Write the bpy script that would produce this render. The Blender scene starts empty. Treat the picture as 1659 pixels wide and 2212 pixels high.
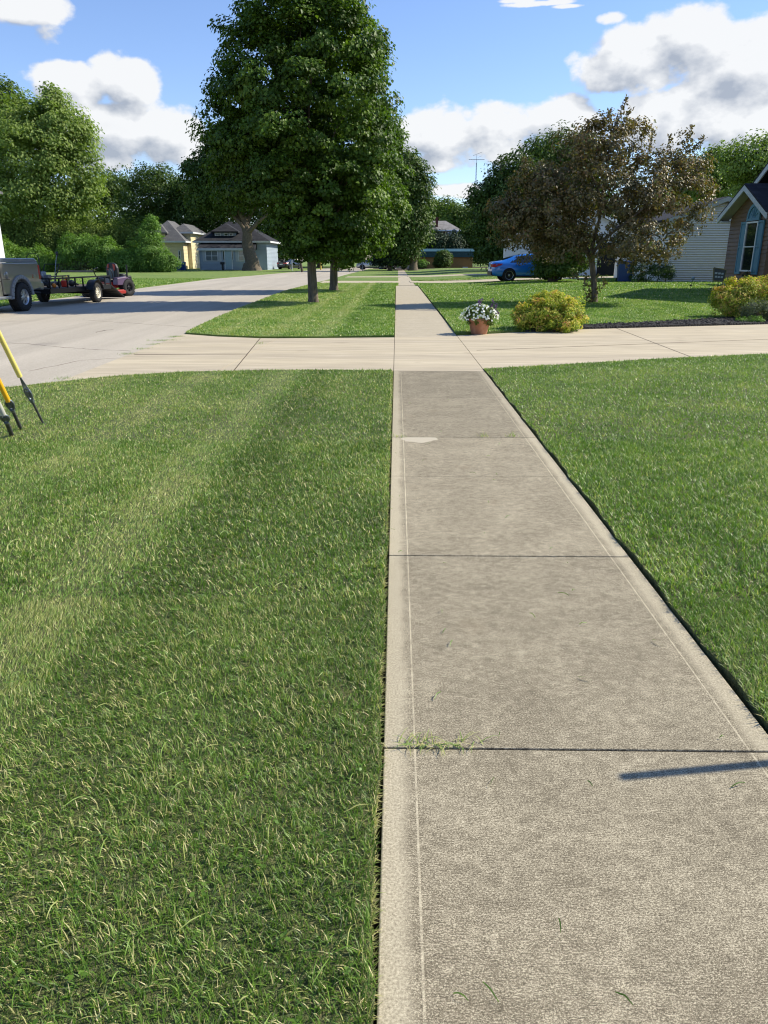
import bpy, bmesh, math, random
import numpy as np
from mathutils import Vector, Matrix
random.seed(7)
R = math.radians
SC = bpy.context.scene
COL = SC.collection
# ------------------------------------------------------------------ camera, sun, sky
H = 1.45; F = 1597.5; PITCH = R(18.9)
CP, SP = math.cos(PITCH), math.sin(PITCH)
cam = bpy.data.cameras.new('camera'); co = bpy.data.objects.new('camera', cam); COL.objects.link(co)
co.location = (0, 0, H); co.rotation_euler = (math.pi/2 - PITCH, 0, 0)
cam.sensor_fit = 'VERTICAL'; cam.sensor_height = 24.0; cam.lens = 24.0*F/2212.0
cam.clip_start = 0.05; cam.clip_end = 3000
SC.camera = co
SC.cycles.filter_width = 1.15
SC.view_settings.view_transform = 'Standard'; SC.view_settings.look = 'None'
SC.view_settings.gamma = 1; SC.view_settings.exposure = 0.55
SUN_EL, SUN_AHEAD = 40.0, 15.0            # sun: to the right, a little ahead of the camera
sd = Vector((math.cos(R(SUN_EL))*math.cos(R(SUN_AHEAD)), math.cos(R(SUN_EL))*math.sin(R(SUN_AHEAD)), math.sin(R(SUN_EL))))
sl = bpy.data.lights.new('sun', 'SUN'); sl.energy = 4.6; sl.angle = R(0.53); sl.color = (1.0, 0.935, 0.79)
so = bpy.data.objects.new('sun', sl); COL.objects.link(so)
so.rotation_euler = (-sd).to_track_quat('-Z', 'Y').to_euler(); so.location = (30, 10, 40)

def raydir(px, py):
    dx, dy = px-829.5, py-1106
    return dx, F*CP - dy*SP, -(F*SP + dy*CP)
def azel(px, py):
    x, y, z = raydir(px, py)
    return math.atan2(x, y), math.atan2(z, math.hypot(x, y))

w = bpy.data.worlds.new('World'); SC.world = w; w.use_nodes = True
nt = w.node_tree; N = nt.nodes; L = nt.links; N.clear()
def nd(tree, typ, **kw):
    n = tree.nodes.new(typ)
    for k, v in kw.items():
        if k == 'ins':
            for a, b in v.items(): n.inputs[a].default_value = b
        else: setattr(n, k, v)
    return n
def mth(tree, op, a, b=None, c=None, clamp=False):
    n = tree.nodes.new('ShaderNodeMath'); n.operation = op; n.use_clamp = clamp
    for i, v in enumerate((a, b, c)):
        if v is None: continue
        if isinstance(v, (int, float)): n.inputs[i].default_value = v
        else: tree.links.new(v, n.inputs[i])
    return n.outputs[0]
# cloud density as a function of azimuth / elevation
g = bpy.data.node_groups.new('cloud_density', 'ShaderNodeTree')
g.interface.new_socket('az', in_out='INPUT', socket_type='NodeSocketFloat')
g.interface.new_socket('el', in_out='INPUT', socket_type='NodeSocketFloat')
g.interface.new_socket('d', in_out='OUTPUT', socket_type='NodeSocketFloat')
gi = g.nodes.new('NodeGroupInput'); go = g.nodes.new('NodeGroupOutput')
CL = [(50,15,125,50,.8),(105,70,60,40,.35),(150,185,100,55,1),(270,172,85,62,1),(250,285,150,72,1),(370,300,90,80,1),(200,345,120,40,.8),
      (960,280,110,72,1),(1080,285,150,78,1),(1200,265,100,60,.95),(960,345,90,35,.7),(1385,125,150,75,1.1),(1480,80,105,82,1.15),(1600,150,140,110,1.15),
      (1330,140,100,60,1),(1520,255,215,80,1.0),(1120,2,60,8,.3),(1220,14,50,7,.25),(1620,280,140,80,1.1),(980,412,60,22,.8),(1160,8,110,9,.35),(1320,40,45,22,.3),(1010,330,130,45,.8),
      (-300,250,260,130,1),(-700,120,200,80,.9),(2000,120,260,90,1),(2300,300,260,110,1),(2700,150,240,120,.9)]
best = None
for (px, py, rx, ry, s) in CL:
    a, e = azel(px, py); a1, _ = azel(px+rx, py); _, e1 = azel(px, py-ry)
    u = mth(g, 'MULTIPLY', mth(g, 'SUBTRACT', gi.outputs[0], a), 1/max(abs(a1-a), .003))
    v = mth(g, 'MULTIPLY', mth(g, 'SUBTRACT', gi.outputs[1], e), 1/max(abs(e1-e), .003))
    b = mth(g, 'SUBTRACT', s, mth(g, 'ADD', mth(g, 'MULTIPLY', u, u), mth(g, 'MULTIPLY', v, v)))
    best = b if best is None else mth(g, 'SMOOTH_MAX', best, b, .25)
best = mth(g, 'ADD', mth(g, 'MAXIMUM', best, -1.6), .62)
cx = g.nodes.new('ShaderNodeCombineXYZ'); g.links.new(gi.outputs[0], cx.inputs[0]); g.links.new(mth(g,'MULTIPLY',gi.outputs[1],1.5), cx.inputs[1])
n1 = nd(g, 'ShaderNodeTexNoise', ins={'Scale': 7.5, 'Detail': 13.0, 'Roughness': .66}); g.links.new(cx.outputs[0], n1.inputs['Vector'])
n2 = nd(g, 'ShaderNodeTexVoronoi', feature='SMOOTH_F1', ins={'Scale': 20.0, 'Smoothness': .45, 'Detail': 3.0}); g.links.new(cx.outputs[0], n2.inputs['Vector'])
f1 = mth(g, 'MULTIPLY', mth(g, 'SUBTRACT', n1.outputs[0], .5), 2.3)
f2 = mth(g, 'MULTIPLY', mth(g, 'SUBTRACT', .42, n2.outputs['Distance']), .9)
g.links.new(mth(g, 'ADD', best, mth(g, 'ADD', f1, f2)), go.inputs[0])
tc = N.new('ShaderNodeTexCoord'); sp = N.new('ShaderNodeSeparateXYZ'); L.new(tc.outputs['Generated'], sp.inputs[0])
az = mth(nt, 'ARCTAN2', sp.outputs[0], sp.outputs[1]); el = mth(nt, 'ARCSINE', sp.outputs[2])
def dens(oa, oe):
    q = N.new('ShaderNodeGroup'); q.node_tree = g
    L.new(mth(nt, 'ADD', az, oa), q.inputs[0]); L.new(mth(nt, 'ADD', el, oe), q.inputs[1]); return q.outputs[0]
d0 = dens(0, 0); d1 = dens(.016, .022)
mr = nd(nt, 'ShaderNodeMapRange', interpolation_type='SMOOTHSTEP', ins={1: .02, 2: .50}); L.new(d0, mr.inputs[0])
light = mth(nt, 'ADD', .68, mth(nt, 'MULTIPLY', mth(nt, 'SUBTRACT', d0, d1), .75), clamp=True)
thick = nd(nt, 'ShaderNodeMapRange', ins={1: .5, 2: 2.0, 3: 0.0, 4: .24}); L.new(d0, thick.inputs[0])
light = mth(nt, 'SUBTRACT', light, thick.outputs[0], clamp=True)
rp = N.new('ShaderNodeValToRGB'); L.new(light, rp.inputs[0])
rp.color_ramp.elements[0].position = .15; rp.color_ramp.elements[0].color = (.33, .37, .44, 1)
rp.color_ramp.elements[1].position = .85; rp.color_ramp.elements[1].color = (.73, .74, .75, 1)
sky = N.new('ShaderNodeTexSky'); sky.sky_type = 'NISHITA'; sky.sun_disc = False
sky.sun_elevation = R(SUN_EL); sky.sun_rotation = R(90-SUN_AHEAD); sky.air_density = 1.0; sky.dust_density = 0.0; sky.ozone_density = 1.6
bg = nd(nt, 'ShaderNodeBackground', ins={1: .122}); skm = nd(nt, 'ShaderNodeMix', data_type='RGBA', blend_type='MULTIPLY', ins={0: 1.0, 7: (.84, .89, 1.08, 1)}); L.new(sky.outputs[0], skm.inputs[6]); L.new(skm.outputs[2], bg.inputs[0])
bc = nd(nt, 'ShaderNodeBackground', ins={1: .88}); L.new(rp.outputs[0], bc.inputs[0])
mx = N.new('ShaderNodeMixShader'); L.new(mth(nt, 'MULTIPLY', mr.outputs[0], .97), mx.inputs[0]); L.new(bg.outputs[0], mx.inputs[1]); L.new(bc.outputs[0], mx.inputs[2])
ow = N.new('ShaderNodeOutputWorld'); L.new(mx.outputs[0], ow.inputs[0])

# ------------------------------------------------------------------ placing helpers
def sst(t):
    t = max(0.0, min(1.0, t)); return t*t*(3-2*t)
def rise(x, y):
    return 0.25*sst((x-2.6)/6)*sst((y-21)/16)
def at(px, py, Y):
    """point of the picture ray (px, py) at distance Y ahead"""
    x, y, z = raydir(px, py); k = Y/y
    return Vector((x*k, Y, H + z*k))
def G(px, py, base=0.0):
    x, y, z = raydir(px, py); hh = base
    for _ in range(12):
        k = (H-hh)/(-z); hh = base*.5 + hh*.0 + (base*.5) + rise(x*k, y*k)
    return Vector((x*k, y*k, hh))

# ------------------------------------------------------------------ mesh helpers
class MB:
    def __init__(s): s.v = []; s.f = []; s.m = []; s.sm = []
    def add(s, vs, fs, mi=0, smooth=False):
        o = len(s.v); s.v += [tuple(v) for v in vs]
        s.f += [tuple(i+o for i in f) for f in fs]; s.m += [mi]*len(fs); s.sm += [smooth]*len(fs)
    def box(s, c, d, rot=None, mi=0):
        x, y, z = d[0]/2, d[1]/2, d[2]/2
        vs = [Vector((a*x, b*y, e*z)) for a in (-1, 1) for b in (-1, 1) for e in (-1, 1)]
        if rot is not None: vs = [rot @ v for v in vs]
        c = Vector(c)
        s.add([v+c for v in vs], [(0,1,3,2),(4,6,7,5),(0,4,5,1),(2,3,7,6),(0,2,6,4),(1,5,7,3)], mi)
    def bx(s, x0, x1, y0, y1, z0, z1, mi=0):
        s.box(((x0+x1)/2, (y0+y1)/2, (z0+z1)/2), (x1-x0, y1-y0, z1-z0), None, mi)
    def bar(s, a, b, w_, h_=None, mi=0):
        a, b = Vector(a), Vector(b); d = b-a; q = d.to_track_quat('Z', 'Y').to_matrix()
        s.box((a+b)/2, (w_, h_ or w_, d.length), q, mi)
    def tube(s, pts, r, n=10, mi=0, caps=True, smooth=True):
        pts = [Vector(p) for p in pts]; rs = r if isinstance(r, (list, tuple)) else [r]*len(pts)
        vs = []; up = Vector((0, 0, 1)); px = None
        for i, p in enumerate(pts):
            t = (pts[min(i+1, len(pts)-1)]-pts[max(i-1, 0)]).normalized()
            if px is None:
                px = t.cross(up if abs(t.z) < .9 else Vector((1, 0, 0))).normalized()
            else:
                px = (px - t*px.dot(t)).normalized()
            py = t.cross(px)
            for k in range(n):
                a = 2*math.pi*k/n; vs.append(p + px*math.cos(a)*rs[i] + py*math.sin(a)*rs[i])
        fs = [(i*n+k, i*n+(k+1) % n, (i+1)*n+(k+1) % n, (i+1)*n+k) for i in range(len(pts)-1) for k in range(n)]
        s.add(vs, fs, mi, smooth)
        if caps:
            s.add(vs[:n], [tuple(range(n))[::-1]], mi); s.add(vs[-n:], [tuple(range(n))], mi)
    def lathe(s, prof, c=(0, 0, 0), n=24, axis='Z', mi=0, smooth=True):
        vs = []
        for r_, z_ in prof:
            for k in range(n):
                a = 2*math.pi*k/n; x, y, z = r_*math.cos(a), r_*math.sin(a), z_
                if axis == 'X': x, y, z = z, x, y
                vs.append((x+c[0], y+c[1], z+c[2]))
        fs = [(i*n+k, i*n+(k+1) % n, (i+1)*n+(k+1) % n, (i+1)*n+k) for i in range(len(prof)-1) for k in range(n)]
        s.add(vs, fs, mi, smooth)
    def prism(s, prof, x0, x1, mi=0, plane='YZ'):
        """prof: closed outline in (y,z); extruded along x (plane YZ) or in (x,z) along y (plane XZ) or (x,y) along z"""
        n = len(prof)
        def mk(p, q):
            return (q, p[0], p[1]) if plane == 'YZ' else ((p[0], q, p[1]) if plane == 'XZ' else (p[0], p[1], q))
        vs = [mk(p, x0) for p in prof]+[mk(p, x1) for p in prof]
        fs = [tuple(range(n)), tuple(range(2*n-1, n-1, -1))]+[(i, (i+1) % n, n+(i+1) % n, n+i) for i in range(n)]
        s.add(vs, fs, mi)
    def sph(s, c, r, n=10, mi=0, sc=(1, 1, 1)):
        prof = [(max(r*math.sin(math.pi*i/n), 1e-4), -r*math.cos(math.pi*i/n)) for i in range(n+1)]
        m = MB(); m.lathe(prof, n=n+4)
        s.add([(v[0]*sc[0]+c[0], v[1]*sc[1]+c[1], v[2]*sc[2]+c[2]) for v in m.v], m.f, mi, True)
    def build(s, name, mat, parent=None, loc=(0, 0, 0), rot=(0, 0, 0), bevel=0, fix=True):
        me = bpy.data.meshes.new(name); me.from_pydata(s.v, [], s.f)
        for m_ in (mat if isinstance(mat, (list, tuple)) else [mat]): me.materials.append(m_)
        me.polygons.foreach_set('material_index', s.m); me.polygons.foreach_set('use_smooth', s.sm)
        if fix:
            bm = bmesh.new(); bm.from_mesh(me); bmesh.ops.recalc_face_normals(bm, faces=bm.faces); bm.to_mesh(me); bm.free()
        o = bpy.data.objects.new(name, me); COL.objects.link(o); o.location = loc; o.rotation_euler = rot
        if parent: o.parent = parent
        if bevel:
            b = o.modifiers.new('bevel', 'BEVEL'); b.width = bevel; b.segments = 2; b.limit_method = 'ANGLE'; b.angle_limit = R(40)
        return o
def tag(o, label=None, cat=None, group=None, kind=None):
    if label: o['label'] = label
    if cat: o['category'] = cat
    if group: o['group'] = group
    if kind: o['kind'] = kind
    return o
def thing(name, label, cat, loc=(0, 0, 0), rz=0, group=None):
    o = bpy.data.objects.new(name, None); COL.objects.link(o); o.location = loc; o.rotation_euler = (0, 0, rz)
    return tag(o, label, cat, group)
def cp(o, parent=None, **kw):
    c = o.copy(); COL.objects.link(c)
    if parent: c.parent = parent
    for ch in list(o.children): cp(ch, c)
    return c
def text_part(txt, size, mat, parent, loc, rot, name='lettering', depth=.002):
    cu = bpy.data.curves.new(name, 'FONT'); cu.body = txt; cu.size = size; cu.extrude = depth; cu.align_x = 'CENTER'; cu.align_y = 'CENTER'
    t = bpy.data.objects.new(name, cu); COL.objects.link(t); bpy.context.view_layer.update()
    me = bpy.data.meshes.new_from_object(t); bpy.data.objects.remove(t)
    o = bpy.data.objects.new(name, me); me.materials.clear(); me.materials.append(mat); COL.objects.link(o)
    o.parent = parent; o.location = loc; o.rotation_euler = rot; return o

# ------------------------------------------------------------------ materials
class MT:
    def __init__(s, name, col=(.5, .5, .5), rough=.6, metal=0, spec=.5, coat=0):
        s.m = bpy.data.materials.new(name); s.m.use_nodes = True; s.t = s.m.node_tree; s.b = s.t.nodes['Principled BSDF']
        s.b.inputs['Base Color'].default_value = (*col, 1); s.b.inputs['Roughness'].default_value = rough
        s.b.inputs['Metallic'].default_value = metal; s.b.inputs['Specular IOR Level'].default_value = spec
        s.b.inputs['Coat Weight'].default_value = coat
        s.co = nd(s.t, 'ShaderNodeTexCoord').outputs['Object']
    def map(s, sc=(1, 1, 1), rot=(0, 0, 0)):
        n = nd(s.t, 'ShaderNodeMapping'); n.inputs['Scale'].default_value = sc; n.inputs['Rotation'].default_value = rot
        s.t.links.new(s.co, n.inputs[0]); return n.outputs[0]
    def noise(s, scale, detail=3, rough=.5, vec=None, dist=0):
        n = nd(s.t, 'ShaderNodeTexNoise', ins={'Scale': scale, 'Detail': detail, 'Roughness': rough, 'Distortion': dist})
        s.t.links.new(vec or s.co, n.inputs['Vector']); return n.outputs[0]
    def vor(s, scale, vec=None, out='Color', rnd=1.0):
        n = nd(s.t, 'ShaderNodeTexVoronoi', ins={'Scale': scale, 'Randomness': rnd}); s.t.links.new(vec or s.co, n.inputs['Vector']); return n.outputs[out]
    def wave(s, scale, vec=None, dirn='X', dist=0, prof='SAW'):
        n = nd(s.t, 'ShaderNodeTexWave', bands_direction=dirn, wave_profile=prof, ins={'Scale': scale, 'Distortion': dist}); s.t.links.new(vec or s.co, n.inputs['Vector']); return n.outputs['Fac']
    def ramp(s, fac, stops, interp='LINEAR'):
        n = nd(s.t, 'ShaderNodeValToRGB'); s.t.links.new(fac, n.inputs[0]); e = n.color_ramp.elements; n.color_ramp.interpolation = interp
        while len(e) < len(stops): e.new(.5)
        for i, (p, c) in enumerate(stops): e[i].position = p; e[i].color = (*c, 1) if not isinstance(c, (int, float)) else (c, c, c, 1)
        return n.outputs[0]
    def mix(s, fac, a, b, mode='MIX'):
        n = nd(s.t, 'ShaderNodeMix', data_type='RGBA', blend_type=mode)
        for sock, v in ((n.inputs[0], fac), (n.inputs[6], a), (n.inputs[7], b)):
            if isinstance(v, (int, float)): sock.default_value = v
            elif isinstance(v, tuple): sock.default_value = (*v, 1)
            else: s.t.links.new(v, sock)
        return n.outputs[2]
    def color(s, c): s.t.links.new(c, s.b.inputs['Base Color']); return s
    def rgh(s, c): s.t.links.new(c, s.b.inputs['Roughness']); return s
    def bump(s, h, strength=.3, dist=.01):
        n = nd(s.t, 'ShaderNodeBump', ins={'Strength': strength, 'Distance': dist})
        if s.b.inputs['Normal'].is_linked: s.t.links.new(s.b.inputs['Normal'].links[0].from_socket, n.inputs['Normal'])
        s.t.links.new(h, n.inputs['Height']); s.t.links.new(n.outputs[0], s.b.inputs['Normal']); return s
    def attr(s, name):
        n = nd(s.t, 'ShaderNodeAttribute', attribute_name=name); return n.outputs['Fac']
def plain(name, col, rough=.6, metal=0, coat=0, var=.12, nscale=3):
    m = MT(name, col, rough, metal, coat=coat)
    c2 = tuple(max(0, c*(1-var*2)) for c in col)
    m.color(m.mix(m.ramp(m.noise(nscale, 6, .65), [(.35, 0), (.75, 1)]), col, c2)); return m.m
def leafmat(name, stops, trans=.35, rough=.55, spec=.28):
    m = MT(name, (.05, .1, .02), rough, spec=spec)
    c = m.ramp(m.attr('tint'), stops); m.color(c)
    tr = nd(m.t, 'ShaderNodeBsdfTranslucent'); cc = m.mix(1.0, c, (1.25, 1.5, .5), 'MULTIPLY'); m.t.links.new(cc, tr.inputs[0])
    ms = nd(m.t, 'ShaderNodeMixShader', ins={0: trans}); m.t.links.new(m.b.outputs[0], ms.inputs[1]); m.t.links.new(tr.outputs[0], ms.inputs[2])
    m.t.links.new(ms.outputs[0], m.t.nodes['Material Output'].inputs[0]); return m.m
M = {}
M['grass'] = leafmat('grass blades', [(0, (.060, .120, .010)), (.35, (.132, .240, .026)), (.6, (.26, .365, .085)), (.8, (.46, .43, .16)), (1, (.76, .66, .36))], .3, .45, .45)
M['maple'] = leafmat('maple leaves', [(0, (.030, .060, .006)), (.45, (.062, .115, .011)), (.75, (.115, .19, .022)), (1, (.19, .27, .04))], .28, .5, .25)
M['tree_light'] = leafmat('pale green leaves', [(0, (.12, .175, .035)), (.5, (.21, .28, .065)), (1, (.33, .40, .12))], .35)
M['tree_mid'] = leafmat('mid green leaves', [(0, (.045, .080, .012)), (.5, (.080, .130, .018)), (1, (.14, .20, .032))], .3)
M['tree_dark'] = leafmat('dark green leaves', [(0, (.030, .060, .009)), (.5, (.054, .098, .014)), (1, (.095, .15, .024))], .2)
M['conifer'] = leafmat('conifer needles', [(0, (.020, .042, .016)), (.5, (.035, .062, .022)), (1, (.065, .095, .04))], .1, .6)
M['hedge_ever'] = leafmat('olive evergreen sprays', [(0, (.07, .11, .018)), (.5, (.13, .185, .028)), (1, (.21, .26, .045))], .2, .6)
M['shrub_green'] = leafmat('bright shrub leaves', [(0, (.075, .145, .028)), (.5, (.14, .25, .045)), (1, (.24, .36, .08))], .35)
M['crab'] = leafmat('bronze leaves', [(0, (.065, .066, .024)), (.4, (.155, .120, .048)), (.65, (.23, .150, .066)), (.85, (.15, .18, .052)), (1, (.34, .17, .07))], .22, .46, .4)
M['spirea'] = leafmat('golden shrub leaves', [(0, (.07, .13, .014)), (.4, (.22, .30, .030)), (.72, (.58, .54, .075)), (.9, (.75, .52, .16)), (1, (.55, .26, .11))], .35)
M['greyshrub'] = leafmat('grey green leaves', [(0, (.07, .09, .04)), (.6, (.16, .18, .10)), (1, (.25, .30, .12))], .25)
M['petal'] = leafmat('white petals', [(0, (.75, .76, .72)), (1, (.85, .85, .82))], .2)
M['purple'] = leafmat('purple flower spikes', [(0, (.10, .04, .14)), (1, (.26, .12, .40))], .2)
m = MT('bark', (.11, .085, .06), .9)
bv = m.map((9, 9, 1.3)); m.color(m.ramp(m.noise(2.2, 6, .65, bv), [(.3, (.065, .050, .034)), (.55, (.16, .125, .085)), (.8, (.27, .22, .155))])); m.bump(m.noise(2.2, 6, .7, bv), .9, .05); M['bark'] = m.m
m = MT('soil', (.06, .042, .026), .95); m.color(m.ramp(m.noise(22, 6, .7), [(.3, (.022, .015, .009)), (.6, (.075, .052, .03)), (.8, (.13, .095, .055))])); m.bump(m.noise(60, 4), .8, .02); M['soil'] = m.m
m = MT('turf', (.05, .08, .02), .95)
a_ = m.ramp(m.noise(38, 5, .75), [(.3, (.045, .060, .018)), (.5, (.11, .135, .042)), (.72, (.25, .23, .11))])
b_ = m.ramp(m.noise(.8, 4, .6), [(.35, (.85, .95, .8)), (.65, (1.2, 1.08, 1.0))])
m.color(m.mix(1.0, a_, b_, 'MULTIPLY')); m.bump(m.noise(90, 3, .8), 1.0, .03); M['turf'] = m.m
m = MT('far turf', (.05, .08, .02), .95)
a_ = m.ramp(m.noise(5, 8, .8), [(.3, (.10, .16, .030)), (.5, (.16, .235, .048)), (.72, (.23, .30, .08))])
b_ = m.ramp(m.noise(.35, 4, .6), [(.35, (.85, .95, .8)), (.65, (1.2, 1.08, 1.0))])
m.color(m.mix(1.0, a_, b_, 'MULTIPLY')); m.bump(m.noise(40, 3, .8), 1.0, .05); M['farturf'] = m.m

def concrete(name, dark, mid, light, edge=None, speck=.5):
    m = MT(name, mid, .85, spec=.25)
    big = m.noise(3.4, 7, .68); med = m.noise(22, 7, .75, m.map((1, 1.25, 1))); fine = m.noise(170, 4, .8, m.map((1, 1.5, 1))); fine2 = m.noise(420, 2, .8)
    s1 = mth(m.t, 'ADD', mth(m.t, 'MULTIPLY', med, .34), mth(m.t, 'MULTIPLY', fine, speck))
    s1 = mth(m.t, 'ADD', s1, mth(m.t, 'MULTIPLY', big, .20)); s1 = mth(m.t, 'ADD', s1, mth(m.t, 'MULTIPLY', fine2, .85))
    s1 = mth(m.t, 'ADD', s1, mth(m.t, 'MULTIPLY', m.noise(1, 3, .7, m.map((30, 330, 1))), .35)); s1 = mth(m.t, 'DIVIDE', s1, .34+speck+.20+.85+.35); tot = .5
    c = m.ramp(s1, [(tot-.056, dark), (tot+.004, mid), (tot+.056, light)])
    if edge:
        sx = nd(m.t, 'ShaderNodeSeparateXYZ'); m.t.links.new(m.co, sx.inputs[0]); x = sx.outputs[0]
        wob = mth(m.t, 'MULTIPLY', mth(m.t, 'SUBTRACT', m.noise(5, 5, .6), .5), .06)
        dist = mth(m.t, 'MINIMUM', x, mth(m.t, 'SUBTRACT', edge, x))
        dw = mth(m.t, 'ADD', dist, wob)
        em = nd(m.t, 'ShaderNodeMapRange', interpolation_type='SMOOTHSTEP', ins={1: .045, 2: .092, 3: .75, 4: 0}); m.t.links.new(dw, em.inputs[0])
        ec = m.ramp(m.noise(150, 4, .7), [(.3, tuple(v*.95 for v in mid)), (.65, tuple(v*1.1 for v in light))])
        c = m.mix(em.outputs[0], c, ec)
        ln = mth(m.t, 'LESS_THAN', mth(m.t, 'ABSOLUTE', mth(m.t, 'SUBTRACT', dist, .097)), .003)
        c = m.mix(mth(m.t, 'MULTIPLY', mth(m.t, 'MULTIPLY', ln, m.ramp(m.noise(14, 4, .7), [(.38, .35), (.6, 1)])), .5), c, tuple(v*1.25 for v in light))
        m.bump(ln, .6, .003)
        cb = nd(m.t, 'ShaderNodeVectorMath', operation='DISTANCE'); m.t.links.new(m.co, cb.inputs[0]); cb.inputs[1].default_value = (.23, 6.19, 0)
        pt = mth(m.t, 'LESS_THAN', mth(m.t, 'ADD', cb.outputs['Value'], mth(m.t, 'MULTIPLY', mth(m.t, 'SUBTRACT', m.noise(9, 4), .5), .12)), .155)
        pt = mth(m.t, 'MULTIPLY', pt, mth(m.t, 'LESS_THAN', sx.outputs[1], 6.235))
        c = m.mix(mth(m.t, 'MULTIPLY', pt, .8), c, (.50, .44, .33))
        # rusty dots and dark spots
        sp_ = m.vor(9, out='Distance'); c = m.mix(mth(m.t, 'MULTIPLY', mth(m.t, 'LESS_THAN', sp_, .035), .5), c, (.07, .055, .04))
    if edge:
        tone = m.ramp(mth(m.t, 'DIVIDE', sx.outputs[1], 12.0), [(0, 1.0), (.42/12, 1.02), (1.955/12, .97), (3.545/12, 1.05), (6.23/12, .94), (8.17/12, .86)], 'CONSTANT')
        c = m.mix(1.0, c, tone, 'MULTIPLY')
        vs_ = m.vor(2.1, out='Distance'); st = m.ramp(mth(m.t, 'ADD', vs_, mth(m.t, 'MULTIPLY', m.noise(8, 4), .25)), [(.18, 1), (.30, 0)])
        c = m.mix(mth(m.t, 'MULTIPLY', st, .22), c, (.20, .15, .09))
    m.color(c); m.bump(fine, .22, .003); m.bump(fine2, .2, .002); return m.m
M['walk'] = concrete('weathered concrete', (.094, .077, .050), (.225, .189, .126), (.60, .525, .37), 1.237, 1.1)
M['walk_old'] = concrete('old concrete', (.32, .27, .19), (.43, .37, .265), (.57, .50, .37))
m = MT('driveway concrete', (.5, .43, .33), .8, spec=.25)
v_ = m.map((.35, 3.5, 1)); st_ = m.noise(2.5, 7, .6, v_)
c_ = m.ramp(st_, [(.3, (.345, .285, .195)), (.45, (.46, .385, .255)), (.58, (.545, .46, .31)), (.72, (.68, .595, .44))])
c_ = m.mix(.35, c_, m.ramp(m.noise(60, 5, .7), [(.3, (.34, .28, .21)), (.7, (.62, .54, .42))])); c_ = m.mix(.6, c_, m.ramp(m.noise(1, 5, .6, m.map((.05, 1.4, 1))), [(.38, (.84, .84, .86)), (.62, (1.08, 1.08, 1.05))]), 'MULTIPLY')
c_ = m.mix(mth(m.t, 'MULTIPLY', m.ramp(mth(m.t, 'ADD', m.vor(.9, out='Distance'), mth(m.t, 'MULTIPLY', m.noise(4, 4), .3)), [(.18, 1), (.30, 0)]), .3), c_, (.22, .17, .12))
m.color(c_); m.bump(m.noise(80, 4), .3, .004); M['drive'] = m.m
m = MT('chip seal road', (.33, .31, .29), .9, spec=.2)
c_ = m.mix(.42, m.ramp(m.noise(.5, 6, .6, m.map((1, .25, 1))), [(.3, (.39, .335, .255)), (.7, (.49, .425, .33))]), m.ramp(m.noise(45, 5, .8), [(.3, (.22, .20, .165)), (.5, (.42, .385, .325)), (.72, (.72, .66, .56))]))
vd = m.vor(.16, vec=m.map((.6, 1, 1)), out='Distance')
c_ = m.mix(.55, c_, m.ramp(m.noise(1, 5, .6, m.map((1.1, .05, 1))), [(.35, (.80, .80, .80)), (.65, (1.12, 1.12, 1.12))]), 'MULTIPLY')
c_ = m.mix(mth(m.t, 'MULTIPLY', m.ramp(mth(m.t, 'ADD', m.vor(.55, out='Distance'), mth(m.t, 'MULTIPLY', m.noise(3, 4), .3)), [(.2, 1), (.34, 0)]), .35), c_, (.20, .18, .16))
m.color(c_); m.bump(m.noise(120, 3, .8), .5, .006); M['road'] = m.m
m = MT('mulch', (.02, .017, .015), .9); m.color(m.ramp(m.noise(30, 5, .8), [(.35, (.008, .007, .007)), (.6, (.03, .026, .024)), (.8, (.12, .10, .085))])); m.bump(m.vor(26, out='Distance'), 1, .04); M['mulch'] = m.m
M['chip'] = plain('dark wood chip', (.035, .028, .024), .7, var=.3, nscale=9)
m = MT('terracotta', (.42, .19, .10), .75, spec=.3); m.color(m.ramp(m.noise(6, 6, .65), [(.3, (.26, .115, .06)), (.5, (.38, .165, .085)), (.75, (.47, .26, .17))])); m.bump(m.noise(40, 3), .2, .004); M['terracotta'] = m.m

def siding(name, col, lap, rough=.55, var=.1):
    m = MT(name, col, rough, spec=.35)
    sx = nd(m.t, 'ShaderNodeSeparateXYZ'); m.t.links.new(m.co, sx.inputs[0])
    f = mth(m.t, 'FRACT', mth(m.t, 'MULTIPLY', sx.outputs[2], 1/lap))
    k = m.noise(.9, 4, .6)
    m.color(m.mix(m.ramp(k, [(.3, 0), (.7, 1)]), col, tuple(c*(1-var) for c in col)))
    m.bump(mth(m.t, 'SUBTRACT', 1.0, f), 1.0, lap*.16); return m.m
def shingle(name, c1, c2, sc=1.0):
    m = MT(name, c1, .92, spec=.2)
    b = nd(m.t, 'ShaderNodeTexBrick', ins={'Scale': 1.0/sc, 'Mortar Size': .012, 'Brick Width': .6, 'Row Height': .22}); m.t.links.new(m.map((1, 1, 1)), b.inputs[0])
    b.inputs['Color1'].default_value = (*c1, 1); b.inputs['Color2'].default_value = (*c2, 1); b.inputs['Mortar'].default_value = (*tuple(v*.5 for v in c1), 1)
    m.color(m.mix(.45, b.outputs[0], m.ramp(m.noise(1.3, 6, .7), [(.35, c1), (.7, c2)]))); return m.m
M['sid_grey'] = siding('grey lap siding', (.80, .75, .62), .118)
M['sid_brown'] = siding('brown cedar siding', (.21, .127, .068), .152, var=.3)
M['sid_white'] = siding('white lap siding', (.60, .63, .66), .15)
M['sid_bluegrey'] = siding('pale blue grey siding', (.34, .40, .46), .18)
M['sid_yellow'] = siding('cream yellow siding', (.74, .63, .38), .2)
M['shing_dark'] = shingle('charcoal shingles', (.020, .021, .026), (.05, .05, .056))
M['shing_grey'] = shingle('grey shingles', (.10, .10, .105), (.17, .165, .16))
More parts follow.
